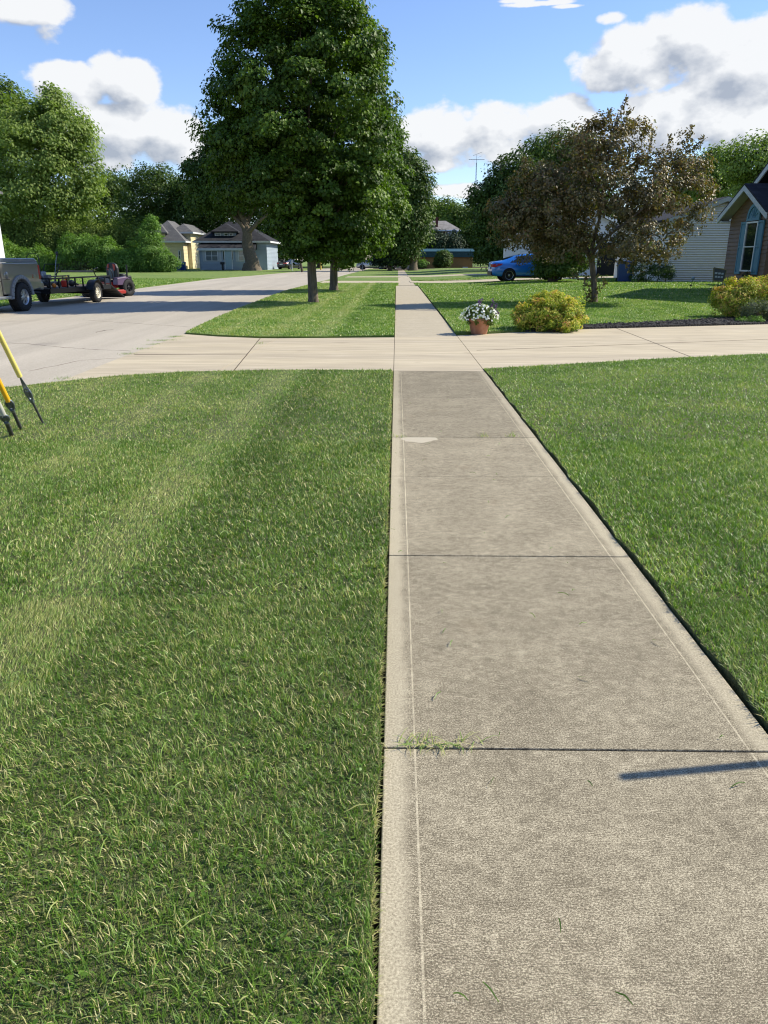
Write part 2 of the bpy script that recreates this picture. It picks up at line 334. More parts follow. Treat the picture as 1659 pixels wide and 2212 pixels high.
M['shing_pale'] = shingle('pale mossy shingles', (.16, .15, .14), (.34, .32, .30))
M['trim_white'] = plain('white trim', (.72, .73, .73), .5, var=.04)
M['trim_grey'] = plain('grey fascia', (.50, .52, .53), .5, var=.05)
M['soffit'] = plain('soffit', (.38, .38, .32), .7, var=.05)
M['blue_paint'] = plain('teal blue paint', (.085, .23, .32), .5, var=.08)
m = MT('window glass', (.012, .016, .018), .06, spec=.9); m.rgh(m.ramp(m.noise(1.2, 2), [(.4, .04), (.6, .12)])); M['glass'] = m.m
m = MT('curtained glass', (.2, .22, .24), .12, spec=.8); m.color(m.ramp(m.wave(7, prof='SIN', dist=2.5), [(.2, (.03, .035, .04)), (.7, (.30, .33, .36))])); M['curtain'] = m.m
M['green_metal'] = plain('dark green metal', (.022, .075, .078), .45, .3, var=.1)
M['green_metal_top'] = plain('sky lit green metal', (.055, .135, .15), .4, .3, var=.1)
M['mustard'] = plain('mustard boards', (.27, .155, .04), .8, var=.12)
M['red_brick'] = plain('dark red brick', (.13, .035, .028), .85, var=.2, nscale=8)
M['silver_paint'] = plain('pewter car paint', (.25, .235, .205), .28, .55, coat=.8, var=.03)
M['grey_plastic'] = plain('grey flare plastic', (.22, .23, .24), .5, var=.06)
M['blue_car'] = plain('bright blue car paint', (.012, .18, .66), .28, .1, coat=1, var=.03)
M['silver_car'] = plain('silver car paint', (.42, .44, .47), .3, .5, coat=.8, var=.03)
M['black_car'] = plain('black car paint', (.012, .013, .016), .25, .1, coat=.8, var=.03)
M['tyre'] = plain('tyre rubber', (.018, .018, .019), .85, var=.2, nscale=30)
M['alloy'] = plain('alloy metal', (.55, .56, .57), .32, .85, var=.1, nscale=20)
M['cream_rim'] = plain('white painted steel', (.74, .69, .55), .45, .1, var=.15, nscale=14)
M['chrome'] = plain('chrome', (.7, .7, .72), .12, 1, var=.02)
M['black_steel'] = plain('black painted steel', (.012, .013, .016), .38, .2, var=.1)
M['black_plastic'] = plain('black plastic', (.014, .015, .017), .5, var=.1)
M['dark_under'] = plain('dark underbody', (.008, .008, .008), .9)
M['tonneau'] = plain('grey fibreglass lid', (.20, .22, .26), .3, .3, coat=.8, var=.03)
M['red_lamp'] = plain('red lamp lens', (.45, .012, .010), .2, coat=.6, var=.05)
M['red_paint'] = plain('red mower paint', (.36, .025, .018), .4, coat=.4, var=.1)
M['seat_grey'] = plain('grey vinyl', (.10, .115, .125), .6, var=.05)
M['seat_black'] = plain('black vinyl', (.016, .017, .02), .55, var=.05)
M['purple_panel'] = plain('dusty dark purple panel', (.10, .065, .12), .4, var=.1)
m = MT('expanded steel mesh', (.03, .03, .032), .6, .4)
wv = m.wave(14, dirn='X', prof='SIN'); wv2 = m.wave(14, dirn='Y', prof='SIN'); k_ = mth(m.t, 'MAXIMUM', wv, wv2); m.color(m.ramp(k_, [(.55, (.012, .012, .013)), (.9, (.07, .07, .072))])); m.bump(k_, .6, .01); M['mesh_steel'] = m.m
M['wood_deck'] = plain('worn deck boards', (.11, .085, .06), .85, var=.2)
M['timber'] = plain('old railway timber', (.24, .19, .14), .9, var=.25, nscale=6)
M['red_can'] = plain('red plastic', (.62, .04, .02), .4, var=.05)
M['orange'] = plain('orange plastic', (.75, .22, .02), .45, var=.05)
M['eng_grey'] = plain('cast aluminium', (.30, .31, .32), .45, .6, var=.25, nscale=25)
M['yellow_pale'] = plain('sun faded yellow plastic', (.74, .62, .17), .42, var=.08)
M['yellow_deep'] = plain('golden yellow plastic', (.82, .42, .015), .4, var=.06)
M['galv'] = plain('galvanised steel', (.22, .25, .27), .45, .7, var=.25, nscale=40)
M['rod'] = plain('weathered anchor rod', (.10, .10, .10), .55, .5, var=.3, nscale=30)
M['wood_pole'] = plain('creosoted pole', (.09, .065, .045), .9, var=.25)
M['bin_blue'] = plain('blue bin plastic', (.008, .05, .20), .45, var=.05)
M['post_white'] = plain('white post paint', (.50, .52, .53), .6, var=.1)
M['post_yellow'] = plain('yellow post', (.60, .45, .10), .6, var=.1)
M['boulder'] = plain('pale granite', (.42, .38, .34), .9, var=.25, nscale=3)
M['sign_dark'] = plain('dark slate sign face', (.035, .045, .045), .6, var=.1)
M['sign_frame'] = plain('olive gold frame', (.17, .15, .06), .6, var=.1)
M['sign_text'] = plain('pale lettering', (.30, .36, .36), .6, var=.05)
M['solar'] = plain('frosted grey globe', (.20, .27, .27), .2, var=.1)

# ------------------------------------------------------------------ foliage
def np_mesh(name, V, Fc, mat, parent=None, tint=None, smooth=False):
    me = bpy.data.meshes.new(name)
    nv, nf, k = len(V), len(Fc), Fc.shape[1]
    me.vertices.add(nv); me.vertices.foreach_set('co', np.ascontiguousarray(V, dtype=np.float32).ravel())
    me.loops.add(nf*k); me.loops.foreach_set('vertex_index', np.ascontiguousarray(Fc, dtype=np.int32).ravel())
    me.polygons.add(nf); me.polygons.foreach_set('loop_start', np.arange(0, nf*k, k, dtype=np.int32))
    me.update(calc_edges=True)
    if tint is not None:
        a = me.attributes.new('tint', 'FLOAT', 'POINT'); a.data.foreach_set('value', np.ascontiguousarray(tint, dtype=np.float32))
    me.materials.append(mat)
    o = bpy.data.objects.new(name, me); COL.objects.link(o)
    if parent: o.parent = parent
    return o
def unit(a): return a/np.maximum(np.linalg.norm(a, axis=-1, keepdims=True), 1e-9)
def leaves(pos, nrm, axis, size, rng, wid=.62, fold=.18):
    """folded kite leaf: 4 verts, 2 tris each"""
    n = len(pos); ax = unit(axis - nrm*np.sum(axis*nrm, 1, keepdims=True)); sd_ = np.cross(nrm, ax)
    s = size[:, None]
    b = pos - ax*s*.5; t = pos + ax*s*.5
    l = pos - ax*s*.08 + sd_*s*wid*.5 + nrm*s*fold; r = pos - ax*s*.08 - sd_*s*wid*.5 + nrm*s*fold
    V = np.stack([b, r, t, l], 1).reshape(-1, 3)
    i = np.arange(n)*4
    Fc = np.stack([np.stack([i, i+1, i+2], 1), np.stack([i, i+2, i+3], 1)], 1).reshape(-1, 3)
    return V, Fc
def foliage(name, parent, lobes, mat, seed=1, ncl=300, per=60, clr=.5, leaf=.13, flat=.6, inner=.25, jit=.16, tint_bias=0.0, org=(0, 0, 0), wid=.62, up=.55, deep=.35, tips=None):
    rng = np.random.default_rng(seed)
    lb = np.array(lobes, dtype=float); vol = lb[:, 3]*lb[:, 4] + lb[:, 4]*lb[:, 5] + lb[:, 3]*lb[:, 5]
    C = []; O = []
    while len(C) < ncl:
        li = rng.choice(len(lb), p=vol/vol.sum()); d = unit(rng.normal(size=3)); c = lb[li, :3]; rr = lb[li, 3:6]
        if d[2] < -.75 and rng.random() < .6: continue
        k = 1 - abs(rng.normal())*jit
        if rng.random() < inner: k = rng.uniform(deep, .85)
        k *= 1 + .10*math.sin(7*d[0]+seed)+.08*math.sin(9*d[2]+5*d[1]+seed*2)
        p = c + d*rr*k
        q = (p[None]-lb[:, :3])/lb[:, 3:6]
        if k > .8 and (np.sum(q*q, 1) < .55).any() and rng.random() < .8: continue
        C.append(p); O.append(unit(d/rr))
    C = np.array(C); O = np.array(O)
    if tips is not None and len(tips): C = np.vstack([C, np.array(tips)]); O = np.vstack([O, np.tile([[0, 0, 1.0]], (len(tips), 1))]); ncl = len(C)
    cs = rng.uniform(.6, 1.25, ncl)*clr
    P = np.repeat(C, per, 0); OO = np.repeat(O, per, 0); S = np.repeat(cs, per)
    e = rng.normal(size=(ncl*per, 3)); e = unit(e)*rng.uniform(.25, 1, (ncl*per, 1))**.6
    e[:, 2] *= flat
    off = e*S[:, None]
    # droop: outer leaves of a clump hang
    off[:, 2] -= .28*S*np.sum(e[:, :2]**2, 1)
    pos = P + off
    nrm = unit(OO*.55 + np.array([[0, 0, up]]) + e*.5 + rng.normal(size=e.shape)*.38)
    axis = unit(e*np.array([[1, 1, .3]]) + np.array([[0, 0, -.55]]) + rng.normal(size=e.shape)*.35)
    size = leaf*rng.uniform(.65, 1.25, len(pos))
    V, Fc = leaves(pos, nrm, axis, size, rng, wid)
    ct = rng.normal(.45+tint_bias, .16, ncl); tn = np.clip(np.repeat(ct, per)+rng.normal(0, .16, len(pos))+.18*e[:, 2], 0, 1)
    return np_mesh(name, V-np.array([org]), Fc, mat, parent, np.repeat(tn, 4)), C
def limb_pts(a, b, sag=.1, n=5, seed=0):
    rr = random.Random(seed); a, b = Vector(a), Vector(b); L_ = (b-a).length
    return [a.lerp(b, i/(n-1)) + Vector((rr.uniform(-1, 1), rr.uniform(-1, 1), 0))*L_*.04*(0 if i in (0, n-1) else 1) + Vector((0, 0, 1))*math.sin(math.pi*i/(n-1))*L_*sag for i in range(n)]
def lobe_px(px, py, Y, rpx, rpy, ry=None):
    c = at(px, py, Y); c1 = at(px+rpx, py, Y); c2 = at(px, py-rpy, Y)
    rx = abs(c1.x-c.x); return (c.x, c.y, c.z, rx, ry or rx, abs(c2.z-c.z))
def make_tree(name, label, cat, base, lobes, mat, seed, tr=.2, th=None, group=None, ncl=300, per=50, clr=.6, leaf=.2, branches=10, trunk_top=None, **kw):
    base = Vector(base); t = thing(name, label, cat, base, 0, group); org = tuple(base)
    zt = trunk_top if trunk_top is not None else max(l[2]+l[5]*.5 for l in lobes)
    fo, C = foliage('crown', t, lobes, mat, seed, ncl, per, clr, leaf, org=org, **kw)
    m = MB(); mx_ = np.mean([l[0] for l in lobes]); my_ = np.mean([l[1] for l in lobes])
    top = Vector((mx_, my_, zt)); rr = random.Random(seed)
    pts = [Vector((0, 0, -.05))]; rad = [tr*1.45]
    for i in range(1, 9):
        f = i/8; p = base.lerp(top, f)-base; p.x = (top.x-base.x)*f**2; p.y = (top.y-base.y)*f**2; p.z = (zt-base.z)*f
        p += Vector((rr.uniform(-1, 1), rr.uniform(-1, 1), 0))*tr*.25
        pts.append(p); rad.append(tr*(1.02-.8*f))
    pts.insert(1, Vector((0, 0, tr*.9))); rad.insert(1, tr*1.06)
    m.tube(pts, rad, 14)
    idx = rr.sample(range(len(C)), min(branches, len(C)))
    for i in idx:
        q = Vector(C[i])-base
        zf = max(.3, min(.9, (q.z/(zt-base.z))*.65)); s = Vector((0, 0, 0)); k = zf*8
        s = pts[1+int(k)].copy()
        if q.z < s.z+.1: continue
        m.tube(limb_pts(s, s.lerp(q, .93), .06, 5, i), [tr*.34, tr*.25, tr*.17, tr*.1, tr*.03], 7)
    m.build('trunk', M['bark'], t)
    return t

# ------------------------------------------------------------------ ground, road, lawns
def sheet(name, poly, z, thick, mat, kind='structure', follow=False, grid=3.0):
    bm = bmesh.new(); vs = [bm.verts.new((p[0], p[1], 0)) for p in poly]; bm.faces.new(vs)
    bmesh.ops.triangulate(bm, faces=bm.faces)
    if follow:
        xs = [p[0] for p in poly]; ys = [p[1] for p in poly]
        for ax, lo, hi in ((0, 2.6, 9.0), (1, 21, 37)):
            k = lo
            while k <= hi:
                pt = [0, 0, 0]; pt[ax] = k; nn = [0, 0, 0]; nn[ax] = 1
                bmesh.ops.bisect_plane(bm, geom=bm.verts[:]+bm.edges[:]+bm.faces[:], plane_co=pt, plane_no=nn); k += 1.2
        for v in bm.verts: v.co.z = rise(v.co.x, v.co.y)
    r_ = bmesh.ops.extrude_face_region(bm, geom=bm.faces[:])
    for v in [e for e in r_['geom'] if isinstance(e, bmesh.types.BMVert)]: v.co.z -= thick
    for v in bm.verts: v.co.z += z
    bmesh.ops.recalc_face_normals(bm, faces=bm.faces)
    me = bpy.data.meshes.new(name); bm.to_mesh(me); bm.free(); me.materials.append(mat)
    o = bpy.data.objects.new(name, me); COL.objects.link(o); return tag(o, kind=kind)
YAW = math.atan(27.5/1689)            # the walk runs a little right of straight ahead
def SW(x, y): return (x*math.cos(YAW)+y*math.sin(YAW)-.0325, -x*math.sin(YAW)+y*math.cos(YAW))
g2 = lambda px, py: tuple(G(px, py)[:2])
WL, WR = 0.0, 1.237
gap = .022
b = MB(); b.add([(-900, -60, 0), (900, -60, 0), (900, 1500, 0), (-900, 1500, 0)], [(0, 1, 2, 3)])
tag(b.build('ground', M['soil'], loc=(0, 0, -.065)), kind='structure')
ROAD_R = [(-4.35, -12), (-4.35, 6.0), g2(0, 836), g2(120, 826), g2(260, 772), g2(400, 719), g2(467, 687), g2(569, 646), g2(615, 629), g2(698, 607.5), g2(751, 593), g2(800, 580.5), g2(822, 574)]
ROAD_L = [(-12.9, -12), (-12.6, 12), g2(0, 662), g2(75, 650), g2(279, 626), g2(307, 621.5), g2(466, 601.6), g2(560, 594), g2(636, 587.3), g2(700, 580), g2(745, 573)]
tag(sheet('road', ROAD_R + ROAD_L[::-1], -.012, .05, M['road']))
e_ = .03
def swl(y): return SW(WL-.014+.006*math.sin(y*7.3)+.005*math.sin(y*17.1+1), y)
def swr(y): return SW(WR+.017+.008*math.sin(y*6.1)+.006*math.sin(y*15.7+2), y)
D1N = [g2(850, 800), g2(600, 800), g2(400, 804), g2(250, 813), g2(122, 826.5)]
D1F = [g2(400, 721.5), g2(470, 727), g2(560, 730.5), g2(700, 730.5), g2(856, 727.5)]
D1NR = [g2(1047, 797.5), g2(1200, 789), g2(1400, 777), g2(1659, 765), (14, 14.6), (22, 17.5)]
D1FR = [g2(993, 722.5), g2(1250, 711), g2(1659, 700), (14, 19.2), (22, 21.5)]
LAWN1 = [swl(-1.5)] + [swl(.3+k*.12) for k in range(81)] + [(swl(10.1)[0], D1N[0][1]-.03)] + [(x, y-.03) for x, y in D1N[1:]] + [(-4.52, 8.7), (-4.32, 6), (-4.32, -1.5)]
nar = lambda y: .13+.0012*(y-44)
LAWN2 = [(swl(15)[0]-.0, D1F[-1][1]+.03)] + [swl(y) for y in (20, 30, 43.5)] + [SW(nar(y)-.0, y) for y in (44, 60, 103)] + [(x+e_, y) for x, y in ROAD_R[:4:-1]][1:] + [(x, y+.03) for x, y in D1F[:-1]]
RAWN1 = [swr(-1.5), (6, -1.5), (22, 4), (22, 17.4), (14, 14.5)] + [(x, y-.03) for x, y in D1NR[3::-1]][0:3] + [(swr(10.1)[0], D1NR[0][1]-.03)] + [swr(.3+k*.12) for k in range(80, -1, -1)]
MUL = [g2(1135, 718), g2(1250, 711.5), g2(1659, 700.5), (13.9, 19.3), (13.9, 22.5), g2(1640, 683), g2(1560, 690), g2(1400, 699), g2(1250, 706)]
RAWN2 = [SW(WR-nar(y), y) for y in (103, 60, 44)] + [swr(43.5), swr(30), swr(20), (swr(15)[0], D1FR[0][1]+.03)] + [(x, y+.03) for x, y in D1FR[1:]] + [(60, 30), (60, 120)]
LAWN3 = [(x-.03, y) for x, y in ROAD_L[1:]] + [(-14, 150), (-90, 150), (-90, 12)]
near_l = sheet('near_left_lawn', LAWN1, .012, .06, M['turf'])
near_r = sheet('near_right_lawn', RAWN1, .012, .06, M['turf'])
mid_l = sheet('middle_verge_lawn', LAWN2, .030, .08, M['farturf'])
mid_r = sheet('front_yard_lawn', RAWN2, .030, .08, M['farturf'], follow=True)
sheet('far_side_lawn', LAWN3, .012, .06, M['farturf'])
sheet('distant_ground', [(-300, 151), (300, 151), (300, 500), (-300, 500)], .0, .04, M['farturf'])
sheet('mulch_bed', MUL, .045, .1, M['mulch'])
rr0 = random.Random(5); b = MB()
def pin(x, y, poly):
    c = False; j = len(poly)-1
    for i in range(len(poly)):
        if (poly[i][1] > y) != (poly[j][1] > y) and x < (poly[j][0]-poly[i][0])*(y-poly[i][1])/(poly[j][1]-poly[i][1])+poly[i][0]: c = not c
        j = i
    return c
k = 0
while k < 2600:
    x, y = rr0.uniform(2.5, 14), rr0.uniform(14.5, 22.5)
    if not pin(x, y, MUL): continue
    k += 1; b.box((x, y, .050+rr0.uniform(0, .022)), (rr0.uniform(.02, .07), rr0.uniform(.012, .03), .008), Matrix.Rotation(rr0.uniform(0, 3.1), 3, 'Z') @ Matrix.Rotation(rr0.uniform(-.6, .6), 3, 'X'))
tag(b.build('mulch_chips', M['chip'], fix=False), 'dark shredded wood mulch along the driveway edge', 'mulch', kind='stuff')
# driveway
DRV = [g2(850, 800)] + D1N[1:] + [g2(180, 802), g2(260, 772)] + D1F + [SW(0, 15.1)]
J1 = SW(0, 10.2)
def slab(name, poly, z=.0, th=.08, mat=None, follow=False):
    return sheet(name, poly, z, th, mat or M['drive'], follow=follow)
ya = 10.22; yb = 15.15
mdl = ((g2(560, 800)[0]+g2(600, 731)[0])/2)
slab('driveway_apron', [(-2.27, 10.17), g2(400, 804), g2(250, 813), g2(124, 826), g2(262, 772), g2(397, 721.5), g2(470, 727), g2(560, 730.5), (-2.05, 14.57)])
slab('driveway', [(-2.26, 10.17), (-2.04, 14.57), (SW(-.006, 0)[0]+.0163*14.75, 14.75), (SW(-.006, 0)[0]+.0163*10.2, 10.17)])
slab('driveway', [SW(WR+.006, 10.25), SW(WR+.006, 15.12)] + D1FR[1:] + D1NR[::-1][:-1], .001)
# far driveways as thin slabs laid through the lawns
dr2 = [(g2(690, 612.5)), g2(862, 612.2), g2(863, 608.3), g2(700, 607.8)]
slab('second_driveway', dr2, .036, .05)
slab('second_driveway', [g2(887, 611.5), g2(1081, 608.3), (16.5, 50.5), (16.5, 55), g2(1081, 604.6), g2(884, 607.6)], .036, .05, follow=True)
slab('third_driveway', [g2(745, 600.2), g2(865, 599.6), g2(865, 597.6), g2(752, 598.2)], .036, .05)
slab('third_driveway', [g2(880, 598.5), g2(1057, 594.5), (24, 66), (24, 70), g2(1057, 592.3), g2(880, 596)], .036, .05, follow=True)
# the walk: slabs with joints and tooled edges, in its own frame
b = MB()
ys = [-1.1, .42, 1.955, 3.545, 5.02, 6.23, 8.17, 10.19]
for i in range(len(ys)-1):
    g_ = .001 if abs(ys[i]-5.02) < .01 else .0042; g1_ = .001 if abs(ys[i+1]-5.02) < .01 else .0042
    b.bx(WL, WR, ys[i]+g_, ys[i+1]-g1_, -.09, 0)
wk = tag(b.build('sidewalk', M['walk'], loc=(-.0325, 0, .0), rot=(0, 0, -YAW), bevel=.004), kind='structure')
b = MB(); b.bx(WL, WR, 10.20, 14.93, -.09, .0)
b.build('sidewalk_crossing', M['drive'], loc=(-.0325, 0, .0), rot=(0, 0, -YAW), bevel=.005)['kind'] = 'structure'
b = MB(); y = 14.94
while y < 44: b.bx(WL, WR, y+.004, y+1.53, -.09, 0); y += 1.535
b.build('sidewalk_beyond', M['walk_old'], loc=(-.0325, 0, .0), rot=(0, 0, -YAW), bevel=.005)['kind'] = 'structure'
b = MB()
while y < 103: b.bx(WL+.12+.0012*(y-44), WR-.12-.0012*(y-44), y+.004, y+1.53, -.09, .016); y += 1.535
b.build('sidewalk_far', M['walk_old'], loc=(-.0325, 0, .0), rot=(0, 0, -YAW))['kind'] = 'structure'

# ------------------------------------------------------------------ grass
def inpoly(P, poly):
    x, y = P[:, 0], P[:, 1]; ins = np.zeros(len(P), bool); n = len(poly); j = n-1
    for i in range(n):
        xi, yi = poly[i]; xj, yj = poly[j]
        c = ((yi > y) != (yj > y)) & (x < (xj-xi)*(y-yi)/(yj-yi+1e-12)+xi); ins ^= c; j = i
    return ins
def vnoise(P, s, seed):
    r_ = np.random.default_rng(seed); T = r_.random((64, 64)); q = P*s; i = np.floor(q).astype(int); f = q-i; f = f*f*(3-2*f); i %= 64; i1 = (i+1) % 64
    a = T[i[:, 0], i[:, 1]]*(1-f[:, 0])+T[i1[:, 0], i[:, 1]]*f[:, 0]; b_ = T[i[:, 0], i1[:, 1]]*(1-f[:, 0])+T[i1[:, 0], i1[:, 1]]*f[:, 0]
    return a*(1-f[:, 1])+b_*f[:, 1]
def riseA(x, y):
    s_ = lambda t: np.clip(t, 0, 1)**2*(3-2*np.clip(t, 0, 1))
    return .25*s_((x-2.6)/6)*s_((y-21)/16)
def grass(name, poly, y0, y1, dens, hgt, wid, seed, seg2=True, label='', stripes=True, straw=.15, cut=None, dark=0):
    rng = np.random.default_rng(seed); xs = [p[0] for p in poly]
    # only ground that the picture or a step aside could see
    nn = int(dens*(y1-y0)*((.60*y1+2.6)*2)); P = np.stack([rng.uniform(-.60*y1-2.6, .60*y1+2.6, nn), rng.uniform(y0, y1, nn)], 1)
    P = P[np.abs(P[:, 0]) < .60*P[:, 1]+2.6]; P = P[inpoly(P, poly)]
    if cut is not None:
        for c in cut: P = P[~inpoly(P, c)]
    # thin out where the turf is worn
    n_ = len(P); big = vnoise(P, 1.7, seed+1); med = vnoise(P, 7, seed+2); fin = vnoise(P, 26, seed+3)
    keep = rng.random(n_) < np.clip(.55+.9*(med*.4+fin*.6), 0, 1); P = P[keep]; big = big[keep]; med = med[keep]; fin = fin[keep]; n_ = len(P)
    h = hgt*rng.uniform(.45, 1.25, n_)*(.65+.6*fin); th = rng.uniform(0, 2*np.pi, n_)
    lean = rng.uniform(.2, 1.9, n_)
    dx = np.cos(th)*lean; dy = np.sin(th)*lean
    xs_ = P[:, 0]-.0163*P[:, 1] + .05*(vnoise(P, 1.1, seed+9)-.5)
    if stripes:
        k = np.zeros(n_)                                # mowing stripes: blades laid over, and their light and dark sheen painted into tint
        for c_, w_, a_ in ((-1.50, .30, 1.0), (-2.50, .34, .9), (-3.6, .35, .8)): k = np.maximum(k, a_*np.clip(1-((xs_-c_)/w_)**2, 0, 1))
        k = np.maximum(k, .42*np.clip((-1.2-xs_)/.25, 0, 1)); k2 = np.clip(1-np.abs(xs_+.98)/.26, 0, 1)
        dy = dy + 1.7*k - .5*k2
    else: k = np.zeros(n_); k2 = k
    L_ = np.sqrt(dx*dx+dy*dy); dz = 1/np.sqrt(1+L_**2); dx = dx*dz; dy = dy*dz
    root = np.stack([P[:, 0], P[:, 1], riseA(P[:, 0], P[:, 1])+(.010 if seed < 17 or seed > 20 else .028)], 1)
    tipd = np.stack([dx, dy, dz], 1)
    tip = root + tipd*h[:, None]; wv_ = unit(np.stack([-np.sin(th+rng.normal(0, .8, n_)), np.cos(th), np.zeros(n_)], 1))*(wid*rng.uniform(.6, 1.3, n_))[:, None]*.5
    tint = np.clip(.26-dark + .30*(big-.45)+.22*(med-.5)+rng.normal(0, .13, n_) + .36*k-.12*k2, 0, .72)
    st = rng.random(n_) < straw*(.35+1.6*np.clip(big, 0, 1)*fin+.25); tint[st] = rng.uniform(.72, 1.0, st.sum())
    if seg2:
        mid = root + (tipd*np.array([[.7, .7, 1.1]]))*h[:, None]*.55
        V = np.stack([root-wv_, root+wv_, mid+wv_*.85, mid-wv_*.85, tip], 1).reshape(-1, 3); i = np.arange(n_)*5
        Fc = np.stack([np.stack([i, i+1, i+2], 1), np.stack([i, i+2, i+3], 1), np.stack([i+3, i+2, i+4], 1)], 1).reshape(-1, 3); t_ = np.repeat(tint, 5)
    else:
        V = np.stack([root-wv_, root+wv_, tip], 1).reshape(-1, 3); i = np.arange(n_)*3; Fc = np.stack([i, i+1, i+2], 1); t_ = np.repeat(tint, 3)
    print('grass', name, n_)
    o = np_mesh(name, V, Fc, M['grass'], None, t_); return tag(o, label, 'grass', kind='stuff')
LB = 'mown green grass blades of the '
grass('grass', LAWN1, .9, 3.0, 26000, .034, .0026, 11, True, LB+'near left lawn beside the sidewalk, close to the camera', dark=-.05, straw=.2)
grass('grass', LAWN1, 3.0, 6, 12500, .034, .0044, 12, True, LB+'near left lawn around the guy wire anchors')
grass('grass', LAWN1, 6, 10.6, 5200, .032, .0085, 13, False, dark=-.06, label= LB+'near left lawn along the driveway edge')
grass('grass', RAWN1, .9, 3.0, 26000, .038, .0028, 14, True, LB+'near right lawn, close to the camera', stripes=False, straw=.10, dark=-.17)
grass('grass', RAWN1, 3.0, 6, 12500, .038, .0046, 15, True, LB+'near right lawn, middle part', stripes=False, straw=.08, dark=-.18)
grass('grass', RAWN1, 6, 14, 4200, .034, .0095, 16, False, dark=-.20, label= LB+'near right lawn along the driveway', stripes=False, straw=.04)
cutm = [MUL, [g2(887, 612), g2(1081, 609), (16.5, 50.5), (16.5, 55), g2(1081, 604), g2(884, 607)]]
grass('grass', LAWN2, 14, 26, 1500, .045, .02, 17, False, dark=-.17, label= LB+'verge between driveway and maple trunks', straw=.05)
grass('grass', LAWN2, 26, 50, 420, .05, .04, 18, False, dark=-.17, label= LB+'verge behind the maple trunks', straw=.04, cut=[dr2])
grass('grass', RAWN2, 14, 27, 1300, .045, .02, 19, False, dark=-.17, label= LB+'front yard beside the flower pot', stripes=False, straw=.05, cut=cutm)
grass('grass', RAWN2, 27, 55, 350, .05, .045, 20, False, dark=-.17, label= LB+'front yard in front of the blue car', stripes=False, straw=.04, cut=cutm)
grass('grass', LAWN3, 20, 60, 200, .05, .06, 21, False, dark=-.17, label= LB+'lawn across the road behind the trailer', stripes=False, straw=.04)
# long stray blades lying on the near lawn (clippings) and on the walk
def strands(name, label, cat, poly_or_fn, n, y0, y1, seed, ln, wd, z0, tint, x01=None):
    rng = np.random.default_rng(seed); V = []; Fc = []; T = []
    P = []
    while len(P) < n:
        x = rng.uniform(-4.3, 5.5) if x01 is None else rng.uniform(*x01); y = y0+(y1-y0)*rng.random()**1.6
        if abs(x) > .6*y+.8: continue
        if poly_or_fn is None or inpoly(np.array([[x, y]]), poly_or_fn)[0]: P.append((x, y))
    for (x, y) in P:
        a = rng.uniform(0, 2*np.pi); l_ = rng.uniform(*ln); c = rng.uniform(-.5, .5); tt = rng.uniform(*tint); pz = z0
        p = np.array([x, y]); o = len(V); K = 5
        for k in range(K):
            a2 = a + c*k/K; w_ = wd*math.sin(math.pi*(k+.35)/(K+.2))*.5; nn_ = np.array([-math.sin(a2), math.cos(a2)])
            zz = pz+.008*math.sin(math.pi*k/(K-1)) + rng.uniform(0, .003)
            V += [(*(p+nn_*w_), zz), (*(p-nn_*w_), zz+.002)]; T += [tt, tt]; p = p + np.array([math.cos(a2), math.sin(a2)])*l_/K
            if k: j = o+2*k; Fc += [(j-2, j-1, j+1), (j-2, j+1, j)]
    return tag(np_mesh(name, np.array(V), np.array(Fc), M['grass'], None, np.array(T)), label, cat, kind='stuff')
strands('grass_clippings', 'long loose grass clippings lying over the near left lawn', 'clippings', LAWN1, 1100, .9, 6, 31, (.03, .10), .0018, .030, (.2, .80))
strands('grass_clippings', 'loose grass clippings lying over the near right lawn', 'clippings', RAWN1, 260, 1.3, 8, 32, (.03, .08), .0020, .032, (.2, .8))
strands('grass_clippings', 'a few grass clippings scattered on the near sidewalk slabs', 'clippings', None, 42, 1.0, 8, 33, (.02, .07), .0028, .003, (.1, .6), (.08, 1.15))
rng = np.random.default_rng(91); P = []; A = []; Nn = []; Sz = []
for _ in range(420):
    y_ = .9+6*rng.random()**1.5; x_ = rng.uniform(-.6*y_-.6, .6*y_+.6); pl = LAWN1 if x_ < 0 else RAWN1
    if not inpoly(np.array([[x_, y_]]), pl)[0]: continue
    for q_ in range(rng.integers(4, 9)):
        a = rng.uniform(0, 6.28); r_ = rng.uniform(.006, .022); P.append([x_+math.cos(a)*r_, y_+math.sin(a)*r_, .036+rng.uniform(0, .008)]); A.append([math.cos(a), math.sin(a), .15]); Nn.append([rng.normal(0, .25), rng.normal(0, .25), 1]); Sz.append(rng.uniform(.007, .016))
V, Fc = leaves(np.array(P), unit(np.array(Nn)), np.array(A), np.array(Sz), rng, .8, .06)
tag(np_mesh('lawn_weeds', V, Fc, M['grass'], None, np.repeat(rng.uniform(.1, .4, len(P)), 4)), 'small broadleaf weeds and clover scattered through the near lawns', 'weeds', kind='stuff')
# straw coloured thatch showing along the cut edge of the near lawn
rng = np.random.default_rng(77); ne = 5200; yy = .9+9.2*rng.random(ne)**1.5
P_ = np.stack([-.0325+(-.016-.022*rng.random(ne)**1.5)+yy*math.sin(YAW), yy, np.full(ne, .004)], 1)
th = rng.uniform(0, 6.28, ne); h_ = rng.uniform(.012, .04, ne); dirn = unit(np.stack([np.cos(th)*.8+.5, np.sin(th), rng.uniform(-.1, 1.1, ne)], 1))
sd2 = unit(np.cross(dirn, [0, 0, 1.0]))*(.0011+.0006*yy/2)[:, None]
V = np.stack([P_-sd2, P_+sd2, P_+dirn*h_[:, None]], 1).reshape(-1, 3); i_ = np.arange(ne)*3
tag(np_mesh('edge_thatch', V, np.stack([i_, i_+1, i_+2], 1), M['grass'], None, np.repeat(rng.uniform(.6, 1, ne), 3)), 'dry straw thatch along the cut lawn edge left of the sidewalk', 'thatch', kind='stuff')
